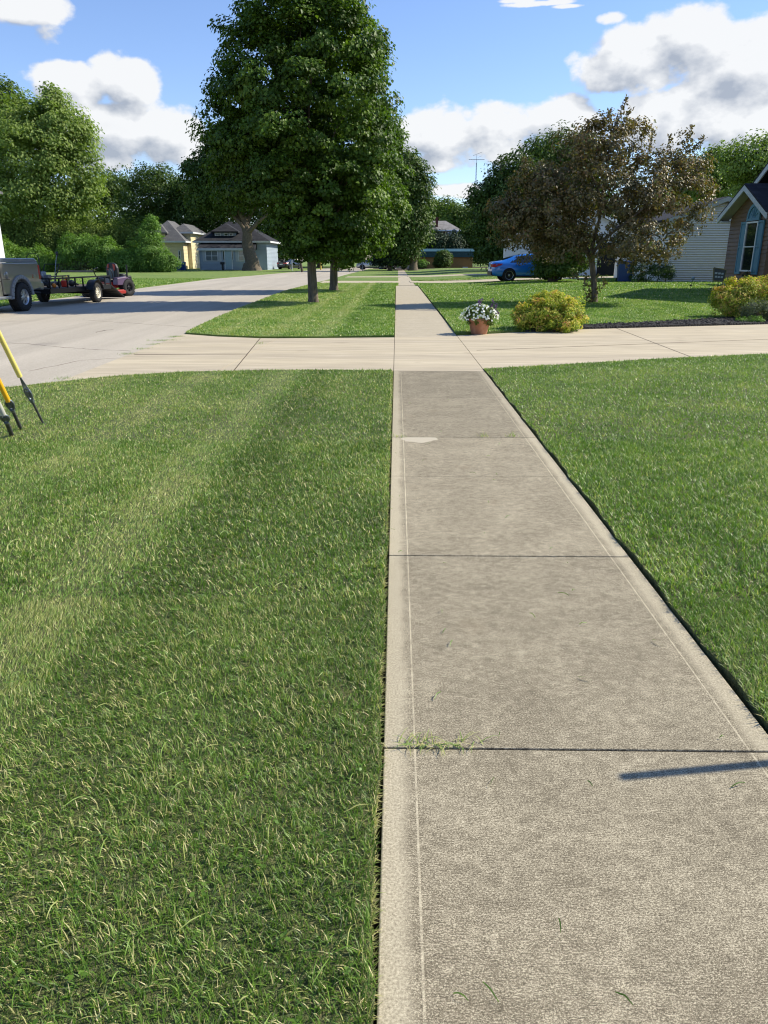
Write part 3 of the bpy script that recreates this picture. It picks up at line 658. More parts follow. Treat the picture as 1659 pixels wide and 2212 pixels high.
def tuft(name, label, c, n, spread, hgt, seed, lay=1.0, tint=(.35, .95), cat='weed'):
    rng = np.random.default_rng(seed); V = []; Fc = []; T = []
    for _ in range(n):
        x, y = rng.normal(0, spread[0]), rng.normal(0, spread[1]); a = rng.uniform(0, 2*np.pi); h = hgt*rng.uniform(.4, 1.2); o = len(V); tt = rng.uniform(*tint); w_ = .0018 if hgt < .2 else .004
        d = np.array([math.cos(a), math.sin(a)]); nn_ = np.array([-d[1], d[0]])
        for k in range(4):
            f = k/3; p = np.array([x, y])+d*h*lay*f; z = h*(f*.8-lay*f*f*.55); w2 = w_*(1-f*.8)
            V += [(*(p+nn_*w2), z), (*(p-nn_*w2), z)]; T += [tt, tt]
            if k: j = o+2*k; Fc += [(j-2, j-1, j+1), (j-2, j+1, j)]
    o = np_mesh(name, np.array(V), np.array(Fc), M['grass'], None, np.array(T)); o.location = c; return tag(o, label, cat, kind='stuff')
tuft('weed_tuft', 'scraggly green and straw grass tuft in the nearest sidewalk joint', (.16, 1.97, .002), 60, (.075, .010), .055, 41, 1.2)
tuft('weed_tuft', 'small yellow weed in the wide sidewalk joint near its right edge', (1.10, 6.23, .002), 26, (.03, .02), .09, 42, .5)
tuft('weed_tuft', 'small weed in the wide sidewalk joint left of the yellow one', (.85, 6.23, .002), 20, (.03, .02), .08, 43, .5)
tuft('weed_tuft', 'tiny weed at the left end of the wide sidewalk joint', (.06+.07, 6.21, .002), 18, (.03, .02), .06, 44, .6)
for i, (px, py, l_) in enumerate([(384, 727, 'nearest the verge corner'), (362, 735, 'second from the verge corner, the longest'), (340, 743.5, 'third from the verge corner'), (314, 753, 'fourth from the verge corner'), (284, 764, 'at the end of the long apron joint'), (150, 817, 'beside the near lawn corner')]):
    p = G(px, py); tuft('weed_tuft', 'grass tuft on the apron edge, '+l_, (p.x-.03, p.y, -.01), 220 if i < 2 else 110, (.09 if i != 1 else .16, .05), .06, 50+i, .5, (.2, .6))
p = G(562, 742); tuft('weed_tuft', 'thin line of grass in the apron control joint', (p.x, p.y, 0), 60, (.05, .14), .05, 58, .5, (.2, .7))
def crack(pts, w_, z_, seed, mat='soil', name='pavement_crack'):
    rr = random.Random(seed); P = [G(*p) for p in pts]; b = MB(); out = []
    for a_, c_ in zip(P[:-1], P[1:]):
        n_ = max(2, int((c_-a_).length/.12))
        for k in range(n_): q = a_.lerp(c_, k/n_); out.append(Vector((q.x+rr.uniform(-.02, .02), q.y+rr.uniform(-.03, .03), z_)))
    for a_, c_ in zip(out[:-1], out[1:]): b.bar(a_, c_, w_*rr.uniform(.5, 1.3), .003)
    b.build(name, M[mat])['kind'] = 'structure'
crack([(-40, 737), (60, 741), (130, 748), (210, 754), (300, 757)], .016, -.0125, 1)
crack([(205, 717), (228, 712), (262, 710)], .03, -.0125, 2)
crack([(180, 690), (330, 700), (420, 706)], .012, -.0125, 3)
crack([(60, 800), (180, 776), (290, 770)], .010, -.0125, 5)
crack([(124, 826), (262, 772), (397, 721.5)], .028, -.0115, 4)
b = MB(); q1, q2 = G(290, 766), G(536, 765)
b.bar((q1.x, q1.y, .001), (q2.x, q2.y, .001), .014, .006)
for (a_, b_) in [((1328, 708), (1492, 771)), ((1030, 757), (1659, 733)), ((562, 731), (505, 801))]:
    q1, q2 = G(*a_), G(*b_); b.bar((q1.x, q1.y, .001), (q2.x, q2.y, .001), .010, .006)
b.build('driveway_joint', M['soil'])['kind'] = 'structure'

# ------------------------------------------------------------------ roadside maples
b1 = G(677, 655); b2 = G(721, 628.5)
lob1 = [lobe_px(*a) for a in [(688,478,26.2,112,78), (652,388,26.2,178,88), (655,310,26.2,198,110), (655,205,26.2,194,115), (655,110,26.2,176,102), (655,15,26.2,132,88), (712,425,25.6,118,82), (580,330,26.8,135,105), (688,512,26.0,88,42), (668,528,25.6,50,24)]]
t1 = make_tree('maple_tree', 'dense round green maple on the grass verge, the nearer and taller of two', 'tree', (b1.x, b1.y, 0), lob1, M['maple'], 3, tr=.165, ncl=760, per=175, clr=.50, leaf=.112, branches=26, inner=.22, jit=.10, trunk_top=8, flat=.55, deep=.3, wid=.85, group='maple trees on the verge')
lob2 = [lobe_px(*a) for a in [(770,440,36.5,112,90), (772,345,36.5,112,105), (765,250,36.5,82,80), (735,522,36.5,88,45), (795,475,36,60,65), (745,552,36,50,22), (700,400,37,110,120)]]
t2 = make_tree('maple_tree', 'smaller green maple just behind the taller maple on the verge', 'tree', (b2.x, b2.y, 0), lob2, M['maple'], 5, tr=.19, ncl=640, per=110, clr=.48, leaf=.135, branches=20, inner=.2, jit=.11, trunk_top=8, flat=.55, deep=.3, wid=.8, tint_bias=.14, group='maple trees on the verge')

# bronze crab apple in the front yard
bc_ = G(1283, 655); Yc = bc_.y
lc = [lobe_px(*a) for a in [(1300,430,Yc,150,105), (1190,455,Yc,115,85), (1125,470,Yc,75,65), (1415,430,Yc-.3,115,105), (1300,320,Yc,105,75), (1470,370,Yc,60,75), (1385,530,Yc-1.2,90,60), (1225,520,Yc+.5,95,55), (1160,400,Yc,70,60), (1140,520,Yc+.6,60,45), (1098,492,Yc+.3,42,45)]]
def sprig(px, py, px2, py2, n):
    return [list(at(px+(px2-px)*k/n, py+(py2-py)*k/n, Yc)) for k in range(n+1)]
tips = []
for s_ in [(1300,290,1318,240,6), (1330,280,1353,212,8), (1400,340,1412,285,6), (1480,320,1494,275,6), (1490,330,1520,298,5), (1385,300,1398,270,4), (1095,460,1080,430,4), (1530,430,1545,405,3), (1345,270,1362,235,4), (1275,300,1268,262,4), (1445,330,1450,295,4)]: tips += sprig(*s_)
t = thing('crab_apple_tree', 'bronze leaved crab apple tree in the front yard behind the golden shrub', 'tree', bc_)
fo, C = foliage('crown', t, lc, M['crab'], 9, 700, 66, .32, .105, flat=.8, inner=.4, jit=.24, org=tuple(bc_), up=.4, deep=.2, wid=.6, tips=None)
Vt = np.array(tips); rng = np.random.default_rng(4)
def sprigs(name, pts, per, r_, leaf, mat, parent, org, seed=0):
    rng = np.random.default_rng(seed); P = np.repeat(np.array(pts), per, 0); P = P+rng.normal(0, r_, P.shape)
    V, Fc = leaves(P, unit(rng.normal(size=P.shape)+[0, 0, .4]), unit(rng.normal(size=P.shape)+[0, 0, .7]), leaf*rng.uniform(.7, 1.3, len(P)), rng, .5)
    return np_mesh(name, V-np.array([org]), Fc, mat, parent, np.repeat(np.clip(rng.normal(.5, .2, len(P)), 0, 1), 4))
for k_ in range(0, 1): pass
i_ = 0
for s_ in [7, 9, 7, 7, 6, 5, 5, 4, 5, 5, 5]:  # one sprig each
    sprigs('sprig', tips[i_:i_+s_], 12, .045, .11, M['crab'], t, tuple(bc_), i_); i_ += s_
sprigs('sucker_shoots', [list(at(1283+a_, y_, Yc-.1)) for y_, a_ in [(600, -14), (605, 10), (612, -16), (618, 14), (622, -12), (600, 18), (608, 28), (630, -15), (628, 8), (636, -12), (640, -8), (645, -10), (650, -6), (598, -20), (596, -42), (592, -38)]], 13, .07, .12, M['crab'], t, tuple(bc_), 2)['kind'] = 'stuff'
m = MB(); q = lambda x, y, dy=0: at(x, y, Yc+dy)-bc_
m.tube([(0, 0, -.05), (0, 0, .12), q(1284, 630), q(1282, 600), q(1279, 570), q(1276, 548)], [.17, .115, .10, .095, .10, .11], 12)
for pts, r0 in [([q(1276,550), q(1262,540), q(1247,528,.1), q(1238,505,.1), q(1235,470,.2), q(1215,420,.4)], .085), ([q(1276,552), q(1280,530), q(1286,505), q(1296,470,-.2), q(1305,400,-.3), q(1320,300,-.2), q(1335,245)], .075),
                ([q(1278,550), q(1300,520,-.4), q(1340,490,-.8), q(1390,450,-1), q(1430,390,-.9)], .06), ([q(1277,556), q(1268,535,.5), q(1230,500,1), q(1180,470,1.2), q(1130,450,1.2)], .055), ([q(1240,510), q(1200,480,-.6), q(1150,440,-1)], .04), ([q(1350,480,-.8), q(1400,500,-1.4), q(1440,520,-1.6)], .035), ([q(1300,430,-.2), q(1270,360), q(1240,310)], .04), ([q(1390,450,-.9), q(1450,400,-.5), q(1490,310)], .035)]:
    m.tube(pts, [r0*(1-.8*i/(len(pts)-1)) for i in range(len(pts))], 8)
m.build('trunk', M['bark'], t)

# ------------------------------------------------------------------ trees beyond
def T(name, label, px, Y, lobes, mat, seed, tr=.4, ncl=260, per=55, clr=1.3, leaf=.34, group=None, by=None, **kw):
    x = at(px, 560, Y).x; z = rise(x, Y)
    return make_tree(name, label, 'tree', (x, Y, z), [lobe_px(a[0], a[1], Y+(a[4] if len(a) > 4 else 0), a[2], a[3]) for a in lobes], M[mat], seed, tr=tr, ncl=ncl, per=per, clr=clr, leaf=leaf, group=group, **kw)
T('broadleaf_tree', 'tall pale green tree with loose crown at the left edge behind the hedge', 95, 98, [(75,330,115,110), (125,275,62,70), (45,270,60,65), (150,385,65,85), (60,430,115,70), (112,215,22,34), (172,300,26,50), (185,430,35,50)], 'tree_light', 21, .5, 620, 70, 1.5, .38, inner=.2, jit=.2)
T('broadleaf_tree', 'darker green tree showing above the left edge beside the pale one', -20, 108, [(-5,220,52,58), (-60,270,95,110), (-30,380,110,110), (30,262,32,40)], 'tree_mid', 22, .5, 380, 60, 1.6, .42)
T('broadleaf_tree', 'hazy thin grey green tree far behind the pale tree', 235, 150, [(215,410,48,52), (250,400,32,38), (230,460,70,55)], 'tree_mid', 23, .4, 200, 50, 2.0, .5)
T('broadleaf_tree', 'round dark tree behind the cream house', 350, 136, [(345,430,70,70), (300,440,48,62), (392,455,52,60), (325,388,34,36), (368,405,36,34), (340,490,90,40)], 'tree_mid', 24, .5, 420, 60, 1.7, .42, tint_bias=-.12)
T('broadleaf_tree', 'wide dark tree between the cream house and the maple', 430, 132, [(440,470,60,60), (410,420,40,40), (470,440,60,70)], 'tree_dark', 25, .5, 260, 60, 1.8, .42)
T('old_street_tree', 'big old street tree with thick forked trunk in front of the pale grey house', 543, 101, [(530,390,95,75), (470,372,70,48), (436,360,40,32), (600,390,100,90), (540,310,90,70), (455,420,45,42), (500,445,44,28)], 'tree_dark', 26, .95, 560, 60, 1.7, .42, trunk_top=9, branches=16, tint_bias=.1)
for i, (px, Y, lb_) in enumerate([(600, 128, [(610,500,60,58), (590,450,60,60)]), (690, 136, [(690,505,70,58), (700,450,80,60)]), (780, 132, [(785,495,70,72), (760,440,60,60)]), (735, 150, [(740,480,90,80)])]):
    T('shade_tree', 'dark shade tree on the far street, '+['beside the grey house', 'behind the nearer maple trunk', 'left of the spruce', 'behind the second maple trunk'][i], px, Y, lb_, 'tree_dark', 30+i, .45, 230, 50, 1.9, .45, group='shade trees along the far street')
T('broadleaf_tree', 'tall narrow green tree right of the maples at the end of the walk', 893, 98, [(884,455,42,88), (898,395,28,52), (850,470,52,90), (868,365,34,42), (903,498,18,36), (866,540,34,30)], 'tree_dark', 35, .5, 480, 60, 1.5, .38, tint_bias=.3)
T('spruce_tree', 'grey green spruce with drooping boughs beside the end of the walk', 842, 100, [(842,560,42,12), (842,545,36,16), (842,528,27,18), (842,510,17,18), (842,494,9,14)], 'conifer', 36, .25, 260, 60, .9, .26, flat=.45)
T('distant_tree', 'pale distant tree behind the chimney of the far hip roofed house', 960, 200, [(960,452,36,26), (935,462,24,24), (950,470,50,25)], 'tree_mid', 37, .5, 200, 50, 2.4, .6, tint_bias=.25)
T('distant_tree', 'distant tree right of the chimney, lower than the pale one', 1000, 190, [(995,470,34,28), (1020,480,40,35)], 'tree_mid', 38, .5, 180, 50, 2.4, .6)
T('broadleaf_tree', 'yellow green tree right of the far white gable', 1010, 142, [(1012,508,16,26), (1036,522,26,42), (1030,548,16,22)], 'tree_mid', 39, .35, 190, 50, 1.5, .4)
T('broadleaf_tree', 'dark broad tree left of and behind the crab apple', 1075, 76, [(1090,450,60,85), (1050,430,32,38), (1105,375,40,48), (1052,490,26,42), (1095,540,58,40), (1130,420,55,80), (1024,455,14,16)], 'tree_dark', 40, .4, 520, 60, 1.15, .3)
T('broadleaf_tree', 'tall green tree whose top shows above the crab apple', 1215, 88, [(1215,335,60,60), (1180,380,60,75), (1258,345,50,60), (1220,440,100,90), (1160,330,26,34)], 'tree_mid', 41, .4, 420, 60, 1.4, .34)
T('broadleaf_tree', 'loose airy tree above the grey sided house, behind the crab apple', 1545, 72, [(1545,385,45,52), (1500,400,45,60), (1580,400,40,40), (1540,340,20,24)], 'tree_light', 42, .25, 200, 55, 1.2, .3, tint_bias=-.1)
T('broadleaf_tree', 'loose airy tree above the brown house roof at the right edge', 1640, 66, [(1640,350,58,60), (1600,340,36,38), (1690,380,60,70), (1622,400,40,36)], 'tree_light', 43, .25, 220, 55, 1.1, .28, tint_bias=-.1)
T('small_round_tree', 'small low branching green tree on the lawn in front of the blue car', 1197, 41.5, [(1216,530,58,46), (1188,548,30,36), (1240,556,40,34), (1202,580,50,15)], 'tree_mid', 44, .22, 330, 60, .5, .15, trunk_top=1.6, tint_bias=.05)
for i, (x_, y_, rx, ry) in enumerate([(915, 522, 24, 20), (945, 518, 24, 24), (972, 524, 22, 18)]):
    T('dark_conifer', 'dark bushy conifer behind the green roofed building, '+['leftmost of three', 'middle of three', 'rightmost of three beside the white gable'][i], x_, 139, [(x_, y_, rx, ry), (x_, y_+16, rx*.9, 14)], 'conifer', 50+i, .3, 110, 50, 1.4, .36, tint_bias=-.15, group='conifers behind the green roofed building')
T('leafy_bush', 'tall loose bush standing before the mustard wall', 957, 124, [(957,564,17,11), (958,553,13,11), (951,568,10,7)], 'tree_mid', 55, .12, 120, 50, .8, .26)
T('leafy_bush', 'little yellow green bush at the left end of the mustard wall', 912, 123, [(912,570,11,8), (905,573,8,5)], 'shrub_green', 56, .06, 50, 40, .5, .2)
for i, x_ in enumerate([14, 62, 110, 160, 208, 255, 300]):
    tp = [480, 478, 484, 488, 491, 497, 502][i]; cy = (tp+590)/2; ry = (590-tp)/2
    T('hedge_evergreen', ['first', 'second', 'third', 'fourth', 'fifth', 'sixth', 'seventh'][i]+' olive evergreen from the left in the tall hedge row across the road', x_, 94, [(x_, cy, 29, ry), (x_-8, cy-ry*.55, 13, ry*.5), (x_+9, cy-ry*.5, 12, ry*.5)], 'hedge_ever', 60+i, .15, 150, 60, .95, .22, flat=1.5, up=.2, group='evergreens in the hedge row')
for i, (x_, lb_, tb, ll) in enumerate([(20, [(20,560,48,34), (-5,545,40,40)], .1, 'behind the pickup bed'), (85, [(85,563,34,32), (70,580,30,14)], .2, 'just right of the pickup tailgate'), (165, [(165,545,36,42), (150,560,25,28)], .0, 'left of the mower with small dark gaps'),
                              (222, [(222,550,34,38), (235,570,30,22)], .05, 'right behind the mower seat'), (275, [(275,568,32,22), (262,558,20,22)], .25, 'low and bright right of the mower'), (318, [(318,545,36,42), (325,505,20,30), (328,480,9,16)], .05, 'tall with a spire top beside the cream house'), (352, [(350,565,30,24), (335,575,30,14)], -.05, 'last of the row before the lawn opens')]):
    T('leafy_shrub', 'bright green shrub across the road, '+ll, x_, 90-i*.3, lb_, 'shrub_green', 70+i, .08, 190, 60, .75, .2, tint_bias=tb-.1, group='bright shrubs across the road')
for i, (x_, tp, w_) in enumerate([(30, 455, 75), (140, 450, 70), (225, 470, 60), (310, 465, 70), (430, 480, 60), (560, 490, 70), (1120, 470, 70), (1230, 460, 80), (1350, 450, 80), (1460, 440, 70), (1580, 455, 70), (1690, 440, 80)]):
    T('background_tree', 'background tree of the far wood line, '+['first', 'second', 'third', 'fourth', 'fifth', 'sixth'][i % 6]+(' from the left' if i < 6 else ' on the right half'), x_, 172, [(x_, (tp+575)/2, w_, (590-tp)/2), (x_+w_*.4, tp+45, w_*.5, 40)], 'tree_dark', 100+i, .5, 150, 50, 2.6, .62, tint_bias=-.05)
# dry weeds and old timber before the hedge
pts = [list(at(x_, 580-random.random()*16, 88.5)) for x_ in range(130, 200, 2) for _ in range(2)]
o = sprigs('dry_weeds', pts, 16, .18, .3, M['greyshrub'], None, (0, 0, 0), 5); tag(o, 'dry tan and green weeds behind the old timber across the road', 'weeds', kind='stuff')
b = MB(); p0, p1 = at(132, 582, 87.5), at(201, 582.5, 87.5); b.box(((p0.x+p1.x)/2, 87.5, .12), (p1.x-p0.x, .3, .24)); tag(b.build('landscape_timber', M['timber'], bevel=.03), 'weathered grey timber edging at the foot of the hedge', 'timber')
# grass-like ivy dark base under hedges comes from the shrubs themselves

# ------------------------------------------------------------------ golden shrubs, bed plants, pot
def shrub(name, label, px, py, lobes, mat, seed, **kw):
    p = G(px, py); t = thing(name, label, 'shrub', p)
    lb_ = [lobe_px(a[0], a[1], p.y+(a[4] if len(a) > 4 else 0), a[2], a[3]) for a in lobes]
    a = dict(ncl=230, per=55, clr=.12, leaf=.045, flat=.8, inner=.3, jit=.12); a.update(kw)
    fo, C = foliage('foliage', t, lb_, mat, seed, org=tuple(p), **a)
    m = MB(); rr = random.Random(seed)
    for i in rr.sample(range(len(C)), 26): m.tube(limb_pts((rr.uniform(-.08, .08), rr.uniform(-.06, .06), 0), Vector(C[i])-p, .08, 5, i), [.014, .011, .008, .005, .003], 5)
    m.build('stems', M['bark'], t); return t
s1 = shrub('golden_shrub', 'rounded golden green shrub beside the driveway right of the flower pot', 1190, 716, [(1190,675,66,38,.35), (1150,690,42,27,.2), (1235,680,30,32,.35), (1190,655,38,24,.4), (1205,700,50,17,.1), (1120,672,14,14,.3)], M['spirea'], 81, ncl=520, per=60, clr=.115, leaf=.046, tint_bias=.12)
s2 = shrub('golden_shrub', 'golden shrub in front of the brown house at the right edge', 1610, 691, [(1590,650,46,36,.5), (1640,638,50,38,.6), (1605,620,36,20,.6), (1560,640,20,20,.5), (1690,640,50,40,.6), (1620,676,50,16,.4)], M['spirea'], 82, ncl=620, per=60, clr=.13, leaf=.052, tint_bias=.16)
shrub('grey_green_shrub', 'wispy grey green low shrub in the mulch at the right edge', 1650, 695, [(1650,672,36,20,.0), (1625,668,20,18,0), (1685,672,30,20,0)], M['greyshrub'], 83, ncl=200, per=40, clr=.1, leaf=.035)
T('evergreen_shrub', 'dark evergreen shrub under the brown house window, behind the golden shrub', 1645, 30, [(1648,596,36,18), (1690,600,40,20)], 'conifer', 84, .05, 120, 60, .25, .07)['category'] = 'shrub'
shrub('creeping_plant', 'low bright green plant at the mulch edge under the grey green shrub', 1630, 696, [(1625,690,22,6,-.3), (1600,692,10,4,-.3)], M['shrub_green'], 85, ncl=60, per=30, clr=.07, leaf=.03)
pp = G(1036, 722.5); pp.y += .12
t = thing('flower_pot', 'terracotta pot at the corner of sidewalk and driveway, full of flowers', 'flower pot', pp)
m = MB(); m.lathe([(.001, 0), (.155, 0), (.165, .02), (.215, .245), (.222, .25), (.238, .255), (.242, .30), (.236, .315), (.215, .315), (.205, .27), (.001, .27)], n=36); m.build('pot', M['terracotta'], t)
m = MB(); m.lathe([(.001, .285), (.21, .28)], n=20); m.build('potting_soil', M['soil'], t)
fo, C = foliage('leaves', t, [(0, 0, .36, .33, .30, .20)], M['tree_mid'], 86, 150, 30, .06, .035, jit=.1, inner=.3, tint_bias=.1)
rng = np.random.default_rng(8); P = []
while len(P) < 230:
    d = unit(rng.normal(size=3)); 
    if d[2] < -.25: continue
    P.append([d[0]*.39-.01, d[1]*.33, .37+d[2]*.22-.05*abs(d[0])])
P = np.array(P); nr = unit(P-np.array([0, 0, .3])+rng.normal(0, .08, P.shape)); V = []; Fc = []; tt = []
for c, n_ in zip(P, nr):
    ax = unit(np.cross(n_, [.3, .2, .9])); ay = np.cross(n_, ax); rr_ = rng.uniform(.019, .029); o = len(V); V.append(c+n_*.003); v0 = rng.uniform(0, 1); tt.append(v0)
    for k in range(10):
        a = 2*math.pi*k/10; r_ = rr_*(1 if k % 2 else .72); V.append(c+(ax*math.cos(a)+ay*math.sin(a))*r_+n_*(.012 if k % 2 else .006)); tt.append(v0)
    Fc += [(o, o+1+k, o+1+(k+1) % 10) for k in range(10)]
tag(np_mesh('white_blossoms', np.array(V), np.array(Fc), M['petal'], t, np.array(tt)), kind='stuff')
pts = []
for (x_, y_, z0, z1) in [(-.02, .05, .50, .66), (.27, .06, .44, .68), (.30, .02, .42, .58), (.34, .04, .36, .50), (.22, .05, .44, .56), (.02, .12, .55, .68), (.37, -.02, .33, .44)]:
    pts = [[x_+.01*k*random.uniform(-.4, .6), y_, z0+(z1-z0)*k/7] for k in range(8)]
    sprigs('purple_spike', pts, 9, .014, .03, M['purple'], t, (0, 0, 0), 7)

# ------------------------------------------------------------------ houses
def wallpoly(m, prof, y0, y1): m.prism(prof, y0, y1, plane='XZ')
def hip(m, x0, x1, y0, y1, z, h, ov, rid=None):
    x0 -= ov; x1 += ov; y0 -= ov; y1 += ov; w_, d_ = x1-x0, y1-y0; th = .16
    if w_ >= d_: r0, r1 = (x0+d_/2, (y0+y1)/2), (x1-d_/2, (y0+y1)/2)
    else: r0, r1 = ((x0+x1)/2, y0+w_/2), ((x0+x1)/2, y1-w_/2)
    if rid: r0, r1 = rid
    e = [(x0, y0), (x1, y0), (x1, y1), (x0, y1)]
    vs = [(a, b_, z) for a, b_ in e]+[(a, b_, z-th) for a, b_ in e]+[(*r0, z+h), (*r1, z+h)]
    if w_ >= d_: fs = [(0, 1, 9, 8), (1, 2, 9), (2, 3, 8, 9), (3, 0, 8)]
    else: fs = [(0, 1, 8), (1, 2, 9, 8), (2, 3, 9), (3, 0, 8, 9)]
    m.add(vs, fs+[(4, 5, 1, 0), (5, 6, 2, 1), (6, 7, 3, 2), (7, 4, 0, 3), (7, 6, 5, 4)])
def fascia(m, x0, x1, y0, y1, z, ov, h=.2):
    x0 -= ov+.02; x1 += ov+.02; y0 -= ov+.02; y1 += ov+.02
    m.bx(x0, x1, y0-.03, y0, z-h, z+.02); m.bx(x0, x1, y1, y1+.03, z-h, z+.02); m.bx(x0-.03, x0, y0-.03, y1+.03, z-h, z+.02); m.bx(x1, x1+.03, y0-.03, y1+.03, z-h, z+.02)
def window(parent, x0, x1, z0, z1, y, glass='glass', frame='trim_white', fw=.09, axis='Y', mull=1, rail=True, nm='window', sgn=-1):
    """a window on a wall facing -Y (axis Y) or +-X (axis X: x0,x1 are then y values and y is x)"""
    f = MB(); g_ = MB()
    def bb(mm, a0, a1, c0, c1, d0, d1):
        lo, hi = sorted((y+sgn*d0, y+sgn*d1))
        if axis == 'Y': mm.bx(a0, a1, lo, hi, c0, c1)
        else: mm.bx(lo, hi, a0, a1, c0, c1)
    bb(f, x0, x0+fw, z0, z1, .0, .06); bb(f, x1-fw, x1, z0, z1, .0, .06); bb(f, x0+fw, x1-fw, z1-fw, z1, .0, .06); bb(f, x0+fw, x1-fw, z0, z0+fw, .0, .06)
    if rail: bb(f, x0+fw, x1-fw, (z0+z1)/2-fw*.35, (z0+z1)/2+fw*.35, .01, .05)
    for k in range(1, mull): xx = x0+(x1-x0)*k/mull; bb(f, xx-fw*.4, xx+fw*.4, z0+fw, z1-fw, .015, .055)
    bb(g_, x0+fw*.5, x1-fw*.5, z0+fw*.5, z1-fw*.5, -.02, .022)
    wo = f.build(nm, M[frame], parent); g_.build('pane', M[glass], wo); return wo
def X_(px, Y, py=558): return at(px, py, Y).x
def Z_(py, Y): return at(829, py, Y).z
def laps(parent, lap, gapz, proud, z0, prof, plane, pos, sgn, mat, name='siding'):
    """lap boards on a gable wall: prof(z) gives the (a0, a1) extent at height z"""
    m = MB(); z = z0
    while True:
        e = prof(z+lap*.9)
        if e is None or e[1]-e[0] < .12: break
        a0, a1 = e; zb, zt_ = z+gapz, z+lap
        lo = (pos+sgn*proud, zb); 
        P_ = [(pos+sgn*.001, zb), (pos+sgn*proud, zb), (pos+sgn*proud*.35, zt_), (pos+sgn*.001, zt_)]
        if plane == 'Y': m.prism(P_, a0, a1)
        else: m.prism(P_, a0, a1, plane='XZ')
        z += lap
    return m.build(name, mat, parent)
# pale grey house
Yg = 105; t = thing('pale_grey_house', 'low pale blue grey house with dormer and enclosed porch behind the big street tree', 'house', (0, 0, 0))
xa, xb = X_(431, Yg+2), X_(577, Yg+2); ze = Z_(521, Yg+2)
m = MB(); m.bx(xa, xb, Yg+2, Yg+13, 0, ze); m.build('wall', M['sid_bluegrey'], t)
m = MB(); hip(m, xa, xb, Yg+2, Yg+13, ze, Z_(478, Yg+7)-ze, .6, ((X_(497, Yg+7), Yg+7.5), (X_(525, Yg+7), Yg+7.5))); m.build('roof', M['shing_dark'], t)
m = MB(); fascia(m, xa, xb, Yg+2, Yg+13, ze, .6); m.build('fascia', M['trim_white'], t)
x0, x1 = X_(467, Yg+3), X_(512, Yg+3); z0, z1 = Z_(516, Yg+3), Z_(500, Yg+3)
m = MB(); m.bx(x0, x1, Yg+3, Yg+6.5, z0, z1); dm = m.build('dormer', M['sid_bluegrey'], t)
m = MB(); hip(m, x0, x1, Yg+3, Yg+8, z1, Z_(484, Yg+5)-z1, .45); m.build('dormer_roof', M['shing_dark'], dm)
for i_, (a, b_) in enumerate([(468, 481), (487, 496.5), (498, 507)]): window(dm, X_(a, Yg+3), X_(b_, Yg+3), Z_(513.5, Yg+3), Z_(503, Yg+3), Yg+3, 'curtain' if i_ == 0 else 'glass')
xp0, xp1 = X_(434, Yg), X_(546, Yg); zp = Z_(538, Yg)
m = MB(); m.bx(xp0, xp1, Yg, Yg+1.98, 0.05, zp); pc = m.build('porch', M['sid_bluegrey'], t)
m = MB(); m.prism([(Yg-.4, zp-.05), (Yg-.4, zp+.10), (Yg+2.0, Z_(524.5, Yg+2)), (Yg+2.0, zp-.05)], xp0-.3, xp1+.3); m.build('porch_roof', M['shing_dark'], pc)
m = MB(); m.bx(xp0-.32, xp1+.32, Yg-.45, Yg-.402, zp-.18, zp+.1); m.build('gutter', M['trim_white'], pc)
window(pc, X_(444, Yg), X_(471.5, Yg), Z_(564.5, Yg), Z_(541, Yg), Yg, 'curtain', mull=2)
window(pc, X_(515, Yg), X_(528, Yg), Z_(564.5, Yg), Z_(541, Yg), Yg, 'curtain')
window(pc, X_(481.5, Yg), X_(485.5, Yg), Z_(562, Yg), Z_(541.5, Yg), Yg, rail=False, fw=.05, nm='sidelight'); window(pc, X_(501, Yg), X_(504.5, Yg), Z_(562, Yg), Z_(541.5, Yg), Yg, rail=False, fw=.05, nm='sidelight')
m = MB(); m.bx(X_(487, Yg), X_(500, Yg), Yg-.05, Yg-.001, .12, Z_(542, Yg)); dd = m.build('door', plain('pale blue door', (.38, .50, .55), .5, var=.05), pc)
m = MB(); xx0, xx1, zz = X_(486, Yg), X_(501, Yg), Z_(541, Yg); m.bx(xx0-.07, xx0+.04, Yg-.08, Yg-.002, .1, zz+.1); m.bx(xx1-.04, xx1+.07, Yg-.08, Yg-.002, .1, zz+.1); m.bx(xx0+.04, xx1-.04, Yg-.08, Yg-.002, zz, zz+.1); m.build('door_frame', M['trim_white'], dd)
m = MB(); m.bx(X_(472.5, Yg), X_(478.5, Yg), Yg-.04, Yg-.001, Z_(565, Yg), Z_(541, Yg)); m.build('shutter', M['trim_grey'], pc)
m = MB(); m.bx(X_(509, Yg), X_(514.5, Yg), Yg-.04, Yg-.001, Z_(565, Yg), Z_(541, Yg)); m.build('shutter', M['trim_grey'], pc)
m = MB(); m.bx(X_(438, Yg), X_(443.5, Yg), Yg-.04, Yg-.001, Z_(565, Yg), Z_(541, Yg)); m.build('shutter', M['trim_grey'], pc)
x = X_(480, Yg-2.5); m = MB(); m.bx(x-.13, x+.13, Yg-2.6, Yg-2.4, 0, .75); m.bx(x-.26, x+.26, Yg-2.72, Yg-2.28, .751, 1.05); tag(m.build('mailbox', M['black_steel'], bevel=.02), 'black mailbox on a post before the grey house porch', 'mailbox')
